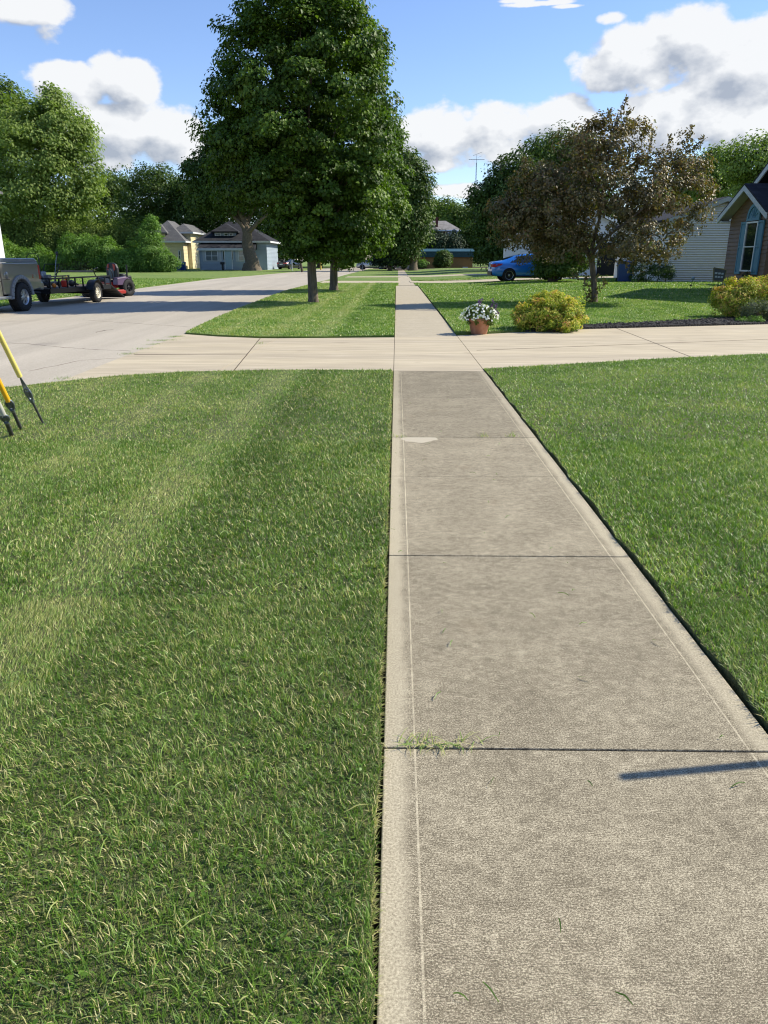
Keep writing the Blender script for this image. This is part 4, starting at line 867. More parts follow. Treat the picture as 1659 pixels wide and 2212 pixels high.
# cream house
Yy = 116; t = thing('cream_house', 'cream yellow two storey house with grey hip roofs left of the grey house', 'house')
xr = X_(398, Yy); xl = X_(318, Yy); ze = Z_(521, Yy)
m = MB(); m.bx(xl, xr, Yy, Yy+9.5, 0, ze); m.build('wall', M['sid_yellow'], t)
m = MB(); hip(m, xl, xr, Yy, Yy+9.5, ze, Z_(477, Yy+4)-ze, .5); m.build('roof', M['shing_grey'], t)
m = MB(); fascia(m, xl, xr, Yy, Yy+9.5, ze, .5); m.build('fascia', M['trim_white'], t)
m = MB(); yb_ = Yy+2.5; xu0, xu1 = X_(380, yb_), xr-.02; zu = Z_(501.5, yb_); m.bx(xu0, xu1+.6, yb_, yb_+8.8, 0.05, zu); up_ = m.build('upper_wall', M['sid_yellow'], t)
m = MB(); hip(m, xu0, xu1+.6, yb_, yb_+8.8, zu, 1.25, .5); m.build('roof', M['shing_grey'], t)
m = MB(); fascia(m, xu0, xu1+.6, yb_, yb_+8.8, zu, .5); m.build('fascia', M['trim_white'], t)
m = MB(); xw0 = X_(338, Yy+.5); m.bx(xw0, X_(362, Yy+.5), Yy+.3, Yy+3, ze, Z_(502, Yy)); m.build('dormer', M['sid_yellow'], t)
m = MB(); hip(m, xw0, X_(362, Yy+.5), Yy+.3, Yy+4, Z_(502, Yy), 1.2, .4); m.build('dormer_roof', M['shing_grey'], t)
for (y0_, y1_, z0_, z1_) in [(yb_+3.2, yb_+4.2, 3.6, 4.8), (yb_+6.4, yb_+7.6, 1.2, 2.9), (yb_+2.2, yb_+2.8, .8, 2.0), (yb_+7.2, yb_+8.1, 3.6, 4.8)]:
    window(up_, y0_, y1_, z0_, z1_, xu1+.6, axis='X', sgn=1)
window(t, X_(386, Yy), X_(391, Yy), Z_(562, Yy), Z_(541, Yy), Yy)
def wheelie(name, label, cat, px, Y, hgt, wdt, rz=0, grp=None):
    p = Vector((X_(px, Y), Y, 0)); p.z = rise(p.x, Y); t = thing(name, label, cat, p, rz, grp); s = wdt/2
    m = MB(); vs = [(-s*.8, -s*.8, .06), (s*.8, -s*.8, .06), (s*.8, s*.85, .06), (-s*.8, s*.85, .06), (-s, -s, hgt*.9), (s, -s, hgt*.9), (s, s*1.1, hgt*.9), (-s, s*1.1, hgt*.9)]
    m.add(vs, [(3, 2, 1, 0), (4, 5, 6, 7), (0, 1, 5, 4), (1, 2, 6, 5), (2, 3, 7, 6), (3, 0, 4, 7)]); m.bx(-s-.015, s+.015, -s-.015, -s+.01, hgt*.84, hgt*.9); m.build('bin_body', M['bin_blue'], t, bevel=.02)
    m = MB(); m.prism([(-s-.03, hgt*.9+.002), (-s-.03, hgt*.93), (-s*.3, hgt), (s*1.1, hgt*.98), (s*1.15, hgt*.9+.002)], -s-.02, s+.02); m.build('lid', M['bin_blue'], t, bevel=.012)
    for q_ in (-1, 1):
        m = MB(); m.lathe([(.02, -.025), (.11, -.025), (.12, 0), (.11, .025), (.02, .025)], (q_*s*.9, s*1.0, .12), 16, 'X'); m.build('wheel', M['tyre'], t)
    return t
wheelie('trash_bin', 'dark blue wheeled bin beside the cream house', 'trash bin', 384.5, 101, 1.1, .62, .1, 'blue bins by the cream house')
wheelie('trash_bin', 'second dark blue wheeled bin, right one beside the cream house wall', 'trash bin', 394, 101.2, 1.08, .6, -.1, 'blue bins by the cream house')
# white house at the left edge (only its corner shows)
Yw = 60; t = thing('white_house', 'bright white sided wall corner at the left edge above the pickup', 'house')
xc = at(11, 556, Yw).x; m = MB(); m.bx(xc-9, xc, Yw-8, Yw, 0, 6.2); m.build('wall', M['trim_white'], t)
m = MB(); hip(m, xc-9, xc, Yw-8, Yw, 6.2, 2.2, .4); m.build('roof', M['shing_grey'], t)
# green roofed building
Yr_ = 131; t = thing('metal_roofed_building', 'low mustard building with dark green metal mansard at the end of the lawns', 'building')
x0, x1 = X_(896, Yr_), X_(1021, Yr_); zA, zB, zC, zD = Z_(577, Yr_), Z_(555.5, Yr_), Z_(544, Yr_), Z_(537, Yr_)
m = MB(); m.bx(x0, x1, Yr_, Yr_+7, 0, zB); m.build('wall', M['mustard'], t)
m = MB(); m.bx(x0-.15, x1+.15, Yr_-.35, Yr_+7.3, zB-.02, zC)
k = x0
while k < x1: m.bx(k, k+.06, Yr_-.39, Yr_-.351, zB-.02, zC-.02); k += .42
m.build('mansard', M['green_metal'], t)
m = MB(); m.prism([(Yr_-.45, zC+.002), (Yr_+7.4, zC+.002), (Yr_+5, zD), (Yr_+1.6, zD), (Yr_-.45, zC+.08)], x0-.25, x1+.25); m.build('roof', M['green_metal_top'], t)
m = MB(); m.bx(X_(1000, Yr_-.5), X_(1011, Yr_-.5), Yr_-.8, Yr_-.3, 0, .16); tag(m.build('concrete_step', M['trim_grey']), 'pale concrete step at the foot of the mustard wall', 'step')
# far hip roofed house with chimney and white gable
Yh = 150; t = thing('hip_roofed_house', 'dark red house with pale grey hip roof and brick chimney beyond the green roofed building', 'house')
zE = Z_(497, Yh); x0, x1 = X_(917, Yh), X_(990, Yh)
m = MB(); m.bx(x0, x1, Yh, Yh+8, 0, zE); m.build('wall', M['red_brick'], t)
m = MB(); hip(m, x0, x1, Yh, Yh+8, zE, Z_(477, Yh+4)-zE, .45, ((X_(932, Yh+4), Yh+4), (X_(961, Yh+4), Yh+4))); rf = m.build('roof', M['shing_pale'], t)
xch = X_(941.5, Yh+1.5); m = MB(); m.bx(xch-.24, xch+.24, Yh+1.0, Yh+1.5, zE+.2, Z_(470.5, Yh+1.2)); m.bx(xch-.29, xch+.29, Yh+.95, Yh+1.55, Z_(470.5, Yh+1.2), Z_(469, Yh+1.2)); m.build('chimney', M['red_brick'], rf)
m = MB(); fascia(m, x0, x1, Yh, Yh+8, zE, .45); m.build('gutter', M['trim_white'], rf)
Yv = 146; t = thing('white_gabled_house', 'small white gabled house in front of the hip roofed house', 'house')
xg0, xg1, xga = X_(962, Yv), X_(1008, Yv), X_(979, Yv); zg = Z_(494.5, Yv); sl_ = (zg-Z_(506.7, Yv))/(xga-X_(960, Yv))
w1 = xga-xg0
m = MB(); m.prism([(xga-w1, 0), (xga+w1*1.6, 0), (xga+w1*1.6, zg-w1*1.6*sl_-.15), (xga, zg-.15), (xga-w1, zg-w1*sl_-.15)], Yv, Yv+3.4, plane='XZ'); m.build('wall', M['sid_white'], t)
m = MB()
for s_, ww in ((-1, w1+.4), (1, w1*1.6+.4)): m.prism([(xga, zg), (xga+s_*ww, zg-ww*sl_), (xga+s_*ww, zg-ww*sl_-.16), (xga, zg-.16)], Yv-.35, Yv+3.5, plane='XZ')
m.build('roof', M['trim_grey'], t)
m = MB(); m.bx(xga-.38, xga+.38, Yv-.03, Yv+.1, Z_(506, Yv), Z_(500, Yv)); m.build('gable_vent', M['glass'], t)
window(t, X_(984, Yv), X_(993, Yv), Z_(537, Yv), Z_(522.5, Yv), Yv)
# grey sided house
Yq = 42.0; gr = rise(16, Yq); t = thing('grey_sided_house', 'pale grey lap sided gable wall between the crab apple and the brown house', 'house')
xl, xr = X_(1436, Yq), X_(1436, Yq)+9.8; xm = at(1568, 428, Yq).x; za = at(1568, 431, Yq).z; slq = .36
prof = [(xl, gr-.05), (xr, gr-.05), (xr, za-(xr-xm)*slq), (xm, za), (xl, za-(xm-xl)*slq)]
m = MB(); m.prism(prof, Yq, Yq+9, plane='XZ'); m.build('wall', M['sid_grey'], t)
laps(t, .118, .036, .075, gr, lambda z: (max(xl, xm-(za-z)/slq) , min(xr, xm+(za-z)/slq)) if z < za else None, 'Y', Yq, -1, M['sid_grey'])
m = MB()
for s_, e2 in ((-1, xl-.3), (1, xr+.3)): m.prism([(xm, za+.14), (e2, za+.14-abs(e2-xm)*slq), (e2, za+.02-abs(e2-xm)*slq), (xm, za+.02)], Yq-.3, Yq+9.3, plane='XZ')
m.build('roof', M['shing_dark'], t)
m = MB()
for s_, e2 in ((-1, xl-.3), (1, xr+.3)): m.prism([(xm, za+.12), (e2, za+.12-abs(e2-xm)*slq), (e2, za-.10-abs(e2-xm)*slq), (xm, za-.10)], Yq-.335, Yq-.302, plane='XZ')
m.build('rake_board', M['soffit'], t)
m = MB(); m.bx(xl-.01, xr+.01, Yq-.09, Yq-.076, gr-.04, gr+.04); m.build('foundation', M['soil'], t)
# white garage behind the blue car
Yk = 57; gk = rise(12, Yk); t = thing('white_garage', 'white gabled garage mostly hidden behind the crab apple and the blue car', 'garage')
xl, xr = at(1124, 540, Yk).x, at(1400, 540, Yk).x; xm = (xl+xr)/2; zw = at(1124, 517, Yk).z; za = zw+(xm-xl)*.42
m = MB(); m.prism([(xl, gk), (xr, gk), (xr, zw), (xm, za), (xl, zw)], Yk, Yk+8, plane='XZ'); m.build('wall', M['sid_white'], t)
m = MB()
for e2 in (xl-.45, xr+.45): m.prism([(xm, za+.2), (e2, za+.2-abs(e2-xm)*.42), (e2, za+.03-abs(e2-xm)*.42), (xm, za+.03)], Yk-.4, Yk+8.3, plane='XZ')
m.build('roof', M['shing_grey'], t)
m = MB()
for e2 in (xl-.5, xr+.5): m.prism([(xm, za+.22), (e2, za+.22-abs(e2-xm)*.42), (e2, za-.02-abs(e2-xm)*.42), (xm, za-.02)], Yk-.44, Yk-.402, plane='XZ')
m.build('rake_board', M['trim_white'], t)
m = MB(); m.bx(at(1288, 590, Yk).x, at(1334, 590, Yk).x, Yk-.03, Yk+.05, gk, gk+2.3); m.build('garage_opening', M['dark_under'], t)
wheelie('recycling_bin', 'large bright blue wheeled bin left of the clipped hedge', 'recycling bin', 1353, 41.6, 1.12, .84, -.2)
# clipped hedge
xh0, xh1 = X_(1380, 41), X_(1447, 41); gh = rise((xh0+xh1)/2, 41)
t = thing('clipped_hedge', 'dark clipped hedge against the grey siding', 'hedge', ((xh0+xh1)/2, 41, gh))
lb_ = [((xh0+xh1)/2+dx_, 41, gh+.5+dz_, .42, .4, .48) for dx_ in (-.75, -.3, .3, .72) for dz_ in (0, .12)]
foliage('foliage', t, lb_, M['tree_dark'], 88, 180, 50, .2, .06, jit=.08, org=((xh0+xh1)/2, 41, gh), tint_bias=.2)
m = MB(); m.bx(-.85, .85, -.03, .03, .0, .05); [m.tube([(dx_, 0, -.02), (dx_*1.1, 0, .4)], [.03, .02], 6) for dx_ in (-.7, -.3, .3, .7)]; m.build('stems', M['bark'], t)
m = MB(); m.bx(xl+3.9, xl+4.4, 45, 45.3, 0, .1)

# brown house with the bump-out gable
Xw = 14.2; t = thing('brown_house', 'brown sided house with blue shuttered arched window at the right edge', 'house')
gb = .2; Yf = 32.45; Ypk = 30.75; Yn = 2*Ypk-Yf
zpk = at(1615, 395, 30.6).z; zev = 3.12; sl_ = (zpk-zev)/(32.75-Ypk)
m = MB(); m.prism([(Yn, gb-.1), (Yf, gb-.1), (Yf, zpk-.22-(Yf-Ypk)*sl_), (Ypk, zpk-.22), (Yn, zpk-.22-(Yf-Ypk)*sl_)], Xw, Xw+2.2); wl_ = m.build('wall', M['sid_brown'], t)
m = MB(); m.bx(Xw-.012, Xw+.06, Yf-.03, Yf+.02, gb-.1, zpk-.3-(Yf-Ypk)*sl_); m.build('corner_board', M['red_brick'], wl_)
ztp = zpk-.22
laps(wl_, .152, .022, .03, gb-.1, lambda z: (max(Yn, Ypk-(ztp-z)/sl_), min(Yf-.03, Ypk+(ztp-z)/sl_)) if z < ztp else None, 'X', Xw, -1, M['sid_brown'])
ov = .42
m = MB()
for s_ in (1, -1): m.prism([(Ypk, zpk), (Ypk+s_*(1.7+.35), zpk-(1.7+.35)*sl_), (Ypk+s_*(1.7+.35), zpk-.06-(1.7+.35)*sl_), (Ypk, zpk-.06)], Xw-ov-.02, Xw+3.5)
m.build('porch_gable_roof', M['shing_dark'], t)
m = MB()
for s_ in (1, -1): m.prism([(Ypk, zpk-.063), (Ypk+s_*(1.7+.36), zpk-.063-(1.7+.36)*sl_), (Ypk+s_*(1.7+.36), zpk-.26-(1.7+.36)*sl_), (Ypk, zpk-.26)], Xw-ov-.02, Xw-ov+.03)
m.build('rake_board', M['trim_grey'], t)
m = MB()
for s_ in (1, -1): m.prism([(Ypk, zpk-.20), (Ypk+s_*(1.7+.30), zpk-.20-(1.7+.30)*sl_), (Ypk+s_*(1.7+.30), zpk-.22-(1.7+.30)*sl_), (Ypk, zpk-.22)], Xw-ov+.032, Xw-.003)
m.build('soffit', M['soffit'], t)
m = MB(); m.bx(Xw-ov+.03, Xw+.2, Yf+.003, Yf+.34, zpk-.26-(2.0)*sl_, zpk-.21-2.0*sl_); m.build('eave_return', M['trim_grey'], t)
# main body behind, with its own gable
Xm = Xw+1.2; Yb0, Yb1, Yri = 25.5, 33.6, 29.75; zri = 6.2; slm = .62
def zr_(y): return zri-abs(y-Yri)*slm
m = MB(); m.prism([(Yb0, gb-.1), (Yb1, gb-.1), (Yb1, zr_(Yb1)-.25), (Yri, zri-.25), (Yb0, zr_(Yb0)-.25)], Xm, Xm+11); m.build('main_wall', M['sid_brown'], t)
m = MB()
for y_ in (Yb0-.5, Yb1+.4): m.prism([(Yri, zri), (y_, zr_(y_)), (y_, zr_(y_)-.08), (Yri, zri-.08)], Xm-.45, Xm+11.4)
m.build('main_roof', M['shing_dark'], t)
m = MB()
for y_ in (Yb0-.5, Yb1+.4): m.prism([(Yri, zri-.083), (y_, zr_(y_)-.083), (y_, zr_(y_)-.30), (Yri, zri-.30)], Xm-.45, Xm-.40)
m.build('main_rake_board', M['trim_grey'], t)
m = MB(); m.bx(Xm+3, Xm+11, Yb1+.002, Yb1+4, gb-.1, 3.0); m.build('rear_wing', M['sid_brown'], t)
m = MB(); hip(m, Xm+3, Xm+11, Yb1-1, Yb1+4, 3.0, 1.6, .3); m.build('rear_roof', M['shing_dark'], t)
# window, arch, shutters on the wall facing the street
y0, y1, z0, z1 = 29.92, 30.88, .98, 2.80
wo = window(t, y0, y1, z0, z1, Xw-.034, 'glass', axis='X', sgn=-1, fw=.055)
for (a, b_) in ((y0-.44, y0-.02), (y1+.02, y1+.44)):
    m = MB(); x_ = Xw-.034
    m.bx(x_-.03, x_-.001, a, b_, z0-.10, z1+.02)
    for (c0, c1) in ((z0+.05, z0+.86), (z0+.98, z1-.10)):
        m.bx(x_-.045, x_-.031, a+.07, b_-.07, c0, c1)
    for (e0, e1) in ((a, a+.055), (b_-.055, b_)): m.bx(x_-.058, x_-.0315, e0, e1, z0-.10, z1+.02)
    for zz in (z0-.10, z0+.885, z1-.055): m.bx(x_-.058, x_-.0315, a+.056, b_-.056, zz, zz+.07)
    m.build('shutter', M['blue_paint'], t)
m = MB(); yc_ = (y0+y1)/2; ra = .52; n_ = 20
arc = lambda r_, zb: [(yc_+r_*math.cos(math.pi*k/n_), zb+r_*1.02*math.sin(math.pi*k/n_)) for k in range(n_+1)]
m.prism([(yc_+ra, z1+.03)]+arc(ra, z1+.12)+[(yc_-ra, z1+.03)], Xw-.064, Xw-.035)
o1 = arc(ra, z1+.12); i1 = arc(ra-.12, z1+.12)
for k in range(n_): m.prism([o1[k], o1[k+1], i1[k+1], i1[k]], Xw-.096, Xw-.0642)
m.bx(Xw-.096, Xw-.0642, yc_-ra, yc_+ra, z1+.03, z1+.12)
for k in range(1, 6):
    a = math.pi*k/6; m.bar((Xw-.075, yc_+.08*math.cos(a), z1+.12+.08*math.sin(a)), (Xw-.075, yc_+(ra-.13)*math.cos(a), z1+.12+(ra-.13)*math.sin(a)), .012, .02)
m.build('arch_panel', M['blue_paint'], t)

# yard ornaments
p = at(1553, 600, 27.5); gz = rise(p.x, p.y); t = thing('yard_sign', 'small dark plaque on a stake beside the brown house corner', 'sign', (p.x, p.y, gz), -.45)
m = MB(); z0 = .62; m.prism([(-.17, z0), (.17, z0-.02), (.20, z0+.36), (-.21, z0+.44)], -.015, .015, plane='XZ'); sg = m.build('sign_face', M['sign_dark'], t)
m = MB(); fr = [(-.17, z0), (.17, z0-.02), (.20, z0+.36), (-.21, z0+.44)]
for i_ in range(4): a, b_ = fr[i_], fr[(i_+1) % 4]; m.bar((a[0], 0, a[1]), (b_[0], 0, b_[1]), .03, .045)
m.build('sign_frame', M['sign_frame'], t)
m = MB()
for (a, c, ww) in ((-.11, z0+.26, .08), (0, z0+.25, .08), (.10, z0+.24, .07), (-.10, z0+.14, .07), (-.01, z0+.13, .07), (.09, z0+.125, .07)): m.box((a, -.018, c), (ww, .004, .06))
m.build('lettering', M['sign_text'], t)
m = MB(); m.bar((0, 0, 0), (0, 0, z0), .02); m.build('stake', M['black_steel'], t)
t = thing('solar_globe_light', 'small glass globe light just below the yard sign', 'garden light', (p.x+.06, p.y-.5, rise(p.x, p.y)))
m = MB(); m.sph((0, 0, .52), .07); m.build('globe', M['solar'], t); m = MB(); m.tube([(0, 0, 0), (0, 0, .46)], .008, 6); m.build('stake', M['black_steel'], t)
p = G(1490, 631); t = thing('garden_stake_light', 'thin leaning stake with pale globe and dark leaf in the front lawn', 'garden light', p)
tp = at(1497, 602, p.y)-p; m = MB(); m.tube([(0, 0, 0), tp], .008, 6); m.build('stake', M['black_steel'], t)
m = MB(); m.sph(tp, .07); m.build('globe', M['solar'], t)
m = MB(); m.sph(tp*.5+Vector((-.03, 0, 0)), .05, sc=(1, .2, .7)); m.build('leaf_ornament', M['black_steel'], t)

# antenna mast
Ya = 150; xa_ = X_(1030, Ya, 335); zt = Z_(335, Ya); t = thing('antenna_mast', 'thin rooftop style television antenna mast against the clouds', 'antenna', (xa_, Ya, 0))
m = MB(); m.tube([(0, 0, 0), (0, 0, zt)], .035, 6); m.tube([(-.35, 0, 0), (-.05, 0, zt-1.3)], .02, 5); m.tube([(.35, 0, 0), (.05, 0, zt-1.3)], .02, 5)
for k in range(12): z = zt-7+k*.5; m.bar((-.12, 0, z), (.12, 0, z+.25), .03)
m.build('mast', M['galv'], t)
m = MB(); m.bar((-1.45, 0, zt-.75), (1.45, 0, zt-.75), .06)
for k in range(9): xx = -1.3+k*.32; m.bar((xx, -.5, zt-.75), (xx, .5, zt-.75), .03)
m.bar((-.7, 0, zt-.1), (.95, 0, zt+.5), .045); m.bar((.2, 0, zt-.4), (1.0, 0, zt-.1), .03); m.build('aerial', M['galv'], t)

# far street furniture
def post(name, label, cat, px, py0, py1, r_, mat, Y=None, lean=0):
    p = G(px, py0) if Y is None else Vector((X_(px, Y), Y, 0)); z = Z_(py1, p.y); t = thing(name, label, cat, (p.x, p.y, 0))
    m = MB(); m.tube([(0, 0, 0), (lean, 0, z)], r_, 8); m.build('post', M[mat], t); return t, z
post('street_post', 'thin white post on the grass left of the maple trunks', 'post', 630, 583, 553, .055, 'post_white', 100)
post('leaning_pole', 'leaning pale wooden pole between white post and maple trunk', 'pole', 652, 586, 546, .13, 'wood_pole', 90, -.35)
post('marker_post', 'short yellow marker post between the two maple trunks', 'post', 692.5, 579, 565, .11, 'post_yellow', 108)
t, z = post('street_sign', 'thin grey sign post at the far street corner', 'street sign', 783, 582, 545, .04, 'galv', 100)
m = MB(); m.bx(-.3, .3, -.02, .02, z-.4, z-.05); m.build('sign_plate', M['galv'], t)
m = MB(); m.sph((0, 0, .18), .6, 9, sc=(1.0, .8, .75)); tag(m.build('boulder', M['boulder'], loc=(X_(888, 112), 112, 0)), 'pale rounded boulder left of the mustard building', 'boulder')
T('low_bush', 'low dark bush left of the pale boulder', 872, 113, [(872,571,9,7), (880,573,7,5)], 'tree_dark', 90, .05, 40, 40, .5, .2)['category'] = 'bush'

# ------------------------------------------------------------------ vehicles
def wheel(parent, c, R_, w_, rim, rimmat, side=1, spokes=5, rz=0, name='wheel'):
    """tyre of radius R_ turning about local x; side +1 shows its face toward +x"""
    m = MB(); rr_ = rim
    m.lathe([(rr_, -w_/2+.01), (R_-.05, -w_/2), (R_-.012, -w_*.36), (R_, -w_*.2), (R_, w_*.2), (R_-.012, w_*.36), (R_-.05, w_/2), (rr_, w_/2-.01), (rr_-.02, w_/2-.05), (rr_-.02, -w_/2+.05), (rr_, -w_/2+.01)], n=32, axis='X')
    n = 36
    for k in range(n):
        a = 2*math.pi*k/n
        for xx in (-w_*.3, w_*.3): m.box((xx, (R_+.001)*math.cos(a), (R_+.001)*math.sin(a)), (w_*.28, .03*R_/.4, .02), Matrix.Rotation(a-math.pi/2, 3, 'X'))
    o = m.build(name, M['tyre'], parent, c, (0, 0, rz))
    m = MB(); xf = side*(w_/2-.045); s = side
    m.lathe([(rr_+.004, s*(w_/2-.005)), (rr_-.015, s*(w_/2-.02)), (rr_-.03, s*(w_/2-.09)), (rr_-.03, -s*(w_/2-.04))], n=28, axis='X')
    m.lathe([(.001, xf+s*.02), (.045, xf+s*.02), (.07, xf+s*.005), (.075, xf-s*.05)], n=16, axis='X')
    for k in range(spokes):
        a = 2*math.pi*k/spokes+.3
        for da in ((-.13, .13) if spokes <= 6 else (0,)):
            p0 = Vector((xf-s*.005, .05*math.cos(a+da), .05*math.sin(a+da))); p1 = Vector((xf-s*.01, (rr_-.02)*math.cos(a+da*1.5), (rr_-.02)*math.sin(a+da*1.5)))
            m.bar(p0, p1, .045*rr_/.22, .03)
    m.lathe([(.001, xf-s*.09), (rr_-.03, xf-s*.09)], n=20, axis='X', mi=1)
    m.build('rim', [rimmat, M['dark_under']], o); return o
def loft_car(t, st, paint, glassr, name='body'):
    """st: stations (x, zb, zbelt, ztop, wsill, wbelt, wroof); x forward"""
    rings = []
    for (x, zb, zl, zt, ws, wb, wr) in st:
        zm = zb+(zl-zb)*.42
        ring = [(0, zb), (ws*.86, zb), (ws*.97, zb+.06), (ws*1.0, zm), (ws*.995, zl-.14), (wb, zl), (wr+(wb-wr)*.02, zt-.045) if zt-zl > .1 else (wb*.97, zl+(zt-zl)*.5), (wr*.86, zt-.008), (wr*.45, zt+.006), (0, zt+.01)]
        rings.append([(x, y, z) for y, z in ring]+[(x, -y, z) for y, z in ring[-2:0:-1]])
    n = len(rings[0]); m = MB(); vs = [v for r_ in rings for v in r_]
    fs = [(i*n+k, i*n+(k+1) % n, (i+1)*n+(k+1) % n, (i+1)*n+k) for i in range(len(rings)-1) for k in range(n)]
    m.add(vs, fs, 0, True); m.add(rings[0], [tuple(range(n))], 0, True); m.add(rings[-1], [tuple(range(n))[::-1]], 0, True)
    o = m.build(name, paint, t)
    for (i0, i1, side) in glassr:
        pass
    return o, rings
def sedan(name, label, loc, rz, paint, s=1.0, body=None, wr=.325, group=None):
    t = thing(name, label, 'car', loc, rz, group)
    st = body or [(-2.27, .42, .86, .93, .60, .60, .55), (-2.22, .34, .93, 1.02, .74, .72, .66), (-2.05, .28, .97, 1.06, .84, .80, .72), (-1.75, .26, .985, 1.10, .89, .83, .70), (-1.40, .25, .99, 1.22, .905, .84, .64), (-1.0, .24, .99, 1.36, .91, .84, .62), (-.55, .22, .985, 1.45, .91, .845, .60), (0, .21, .975, 1.475, .91, .845, .60),
                  (.45, .21, .965, 1.44, .91, .845, .60), (.85, .21, .955, 1.27, .91, .84, .62), (1.2, .22, .945, 1.06, .905, .83, .70), (1.45, .24, .92, .98, .90, .82, .74), (1.9, .25, .84, .90, .87, .78, .70), (2.12, .27, .74, .80, .80, .70, .62), (2.24, .33, .62, .68, .66, .60, .52)]
    o, rg = loft_car(t, st, paint, [])
    def ring_at(x):
        for a, b_ in zip(st[:-1], st[1:]):
            if a[0] <= x <= b_[0]:
                f = (x-a[0])/(b_[0]-a[0]); return [u+(v-u)*f for u, v in zip(a, b_)]
        return st[-1]
    def side_pt(x, f, s_, off=.012):
        (_, zb, zl, zt, ws, wb, wr_) = ring_at(x); z = zl+(zt-.045-zl)*f; y = wb+(wr_-wb)*f; return (x, s_*(y+off), z)
    for s_ in (1, -1):
        for (xa, xb, fa, fb) in ((-.02, .80, .06, .92), (-1.10, -.10, .06, .92)):
            m = MB(); K = 6; vs = []
            for k in range(K+1):
                x = xa+(xb-xa)*k/K; hi = fb
                if xa < -.5 and k < 2: hi = .35+.28*k
                if xb > .5 and k > K-2: hi = fb-.32*(k-K+2)
                vs += [side_pt(x, fa, s_), side_pt(x, max(hi, fa+.08), s_)]
            m.add(vs, [(2*k, 2*k+2, 2*k+3, 2*k+1) for k in range(K)], 0, True); m.build('side_window', M['glass'], t)
        m = MB(); m.add([side_pt(-1.28, .05, s_), side_pt(-1.12, .05, s_), side_pt(-1.12, .55, s_)], [(0, 1, 2)]); m.build('quarter_window', M['glass'], t)
    m = MB(); a, b_, c = ring_at(-1.68), ring_at(-1.2), ring_at(-.72)
    m.add([(-1.68, -.56, a[3]+.02), (-1.68, .56, a[3]+.02), (-1.2, .55, b_[3]+.012), (-.74, .50, c[3]+.004), (-.74, -.50, c[3]+.004), (-1.2, -.55, b_[3]+.012)], [(0, 1, 2, 5), (5, 2, 3, 4)]); m.build('rear_window', M['glass'], t)
    m = MB(); a, b_, c = ring_at(1.22), ring_at(.9), ring_at(.55)
    m.add([(1.22, -.62, a[3]+.02), (1.22, .62, a[3]+.02), (.9, .58, b_[3]+.02), (.55, .52, c[3]+.014), (.55, -.52, c[3]+.014), (.9, -.58, b_[3]+.02)], [(0, 1, 2, 5), (5, 2, 3, 4)]); m.build('windscreen', M['glass'], t)
    for s_ in (1, -1):
        m = MB(); m.add([(-2.25, s_*.76, .76), (-2.10, s_*.86, .76), (-1.80, s_*.915, .86), (-1.70, s_*.90, .95), (-2.05, s_*.86, .95), (-2.25, s_*.74, .92), (-2.31, s_*.38, .91), (-2.31, s_*.38, .78)], [(0, 1, 2, 3, 4, 5), (5, 6, 7, 0)]); m.build('tail_light', M['red_lamp'], t)
        m = MB(); m.add([(2.23, s_*.60, .62), (2.08, s_*.80, .68), (1.72, s_*.86, .80), (1.80, s_*.80, .83), (2.17, s_*.62, .73)], [(0, 1, 2, 3, 4)]); m.build('headlight', M['silver_car'], t)
        m = MB(); m.sph((.72, s_*.98, 1.0), .1, sc=(.9, 1, .75)); m.build('mirror', paint, t)
        m = MB(); m.bx(-.32, -.14, s_*.905-.012, s_*.905+.012, .88, .91); m.bx(.62, .80, s_*.905-.012, s_*.905+.012, .86, .89); m.build('door_handle', paint, t)
        m = MB()
        for xx in (-.06, .95, -1.02): m.bar((xx, s_*.913, .30), (xx+.02, s_*.897, .88), .008, .004)
        m.build('door_seam', M['dark_under'], t)
        m = MB(); m.prism([(-1.05, .20), (1.0, .19), (1.0, .30), (-1.05, .31)], s_*.85-.065, s_*.85+.07, plane='XZ'); m.build('sill', M['black_plastic'], t)
        for xx in (-1.32, 1.36):
            m = MB(); m.lathe([(.001, 0), (wr+.055, 0), (wr+.055, -.2)], n=30, axis='X'); w2 = MB(); w2.add([(v[1], s_*(v[0]+.918 if v[0] == 0 else .918+v[0]), v[2]) for v in m.v], m.f)
            w2.build('wheel_arch', M['dark_under'], t, (xx, 0, wr+.015))
            wo = wheel(t, (xx, s_*.84, wr), wr, .21, .225, M['alloy'], 1 if s_ < 0 else 1, 10, rz=(math.pi/2)*s_)
    m = MB(); m.prism([(-2.31, .33), (-2.31, .52), (-2.2, .55), (-2.1, .28)], -.62, .62, plane='XZ'); m.build('bumper_valance', M['black_plastic'], t)
    m = MB(); m.box((-2.305, 0, .70), (.012, .5, .12)); m.build('licence_plate', M['trim_white'], t)
    return t
pc_ = G(1164, 609); yc0 = 44.6; xc0 = (X_(1058, yc0)+2.29)
sedan('parked_car', 'bright blue sedan parked on the second driveway, tail toward the street', (xc0, yc0, rise(xc0, yc0)), R(2), M['blue_car'])
xs_ = X_(803, 108); sedan('parked_car', 'silver car parked at the far corner, half hidden by spruce boughs', (xs_, 112, 0), R(176), M['silver_car'])
xs_ = X_(853, 112); sedan('parked_car', 'grey car behind the spruce trunk, just left of the end of the walk', (xs_, 116, 0), R(60), plain('slate car paint', (.24, .27, .30), .3, .4, coat=.7))
xs_ = X_(632, 118); sedan('parked_car', 'dark parked car in deep shade beside the grey house', (xs_, 114, 0), R(65), M['black_car'])

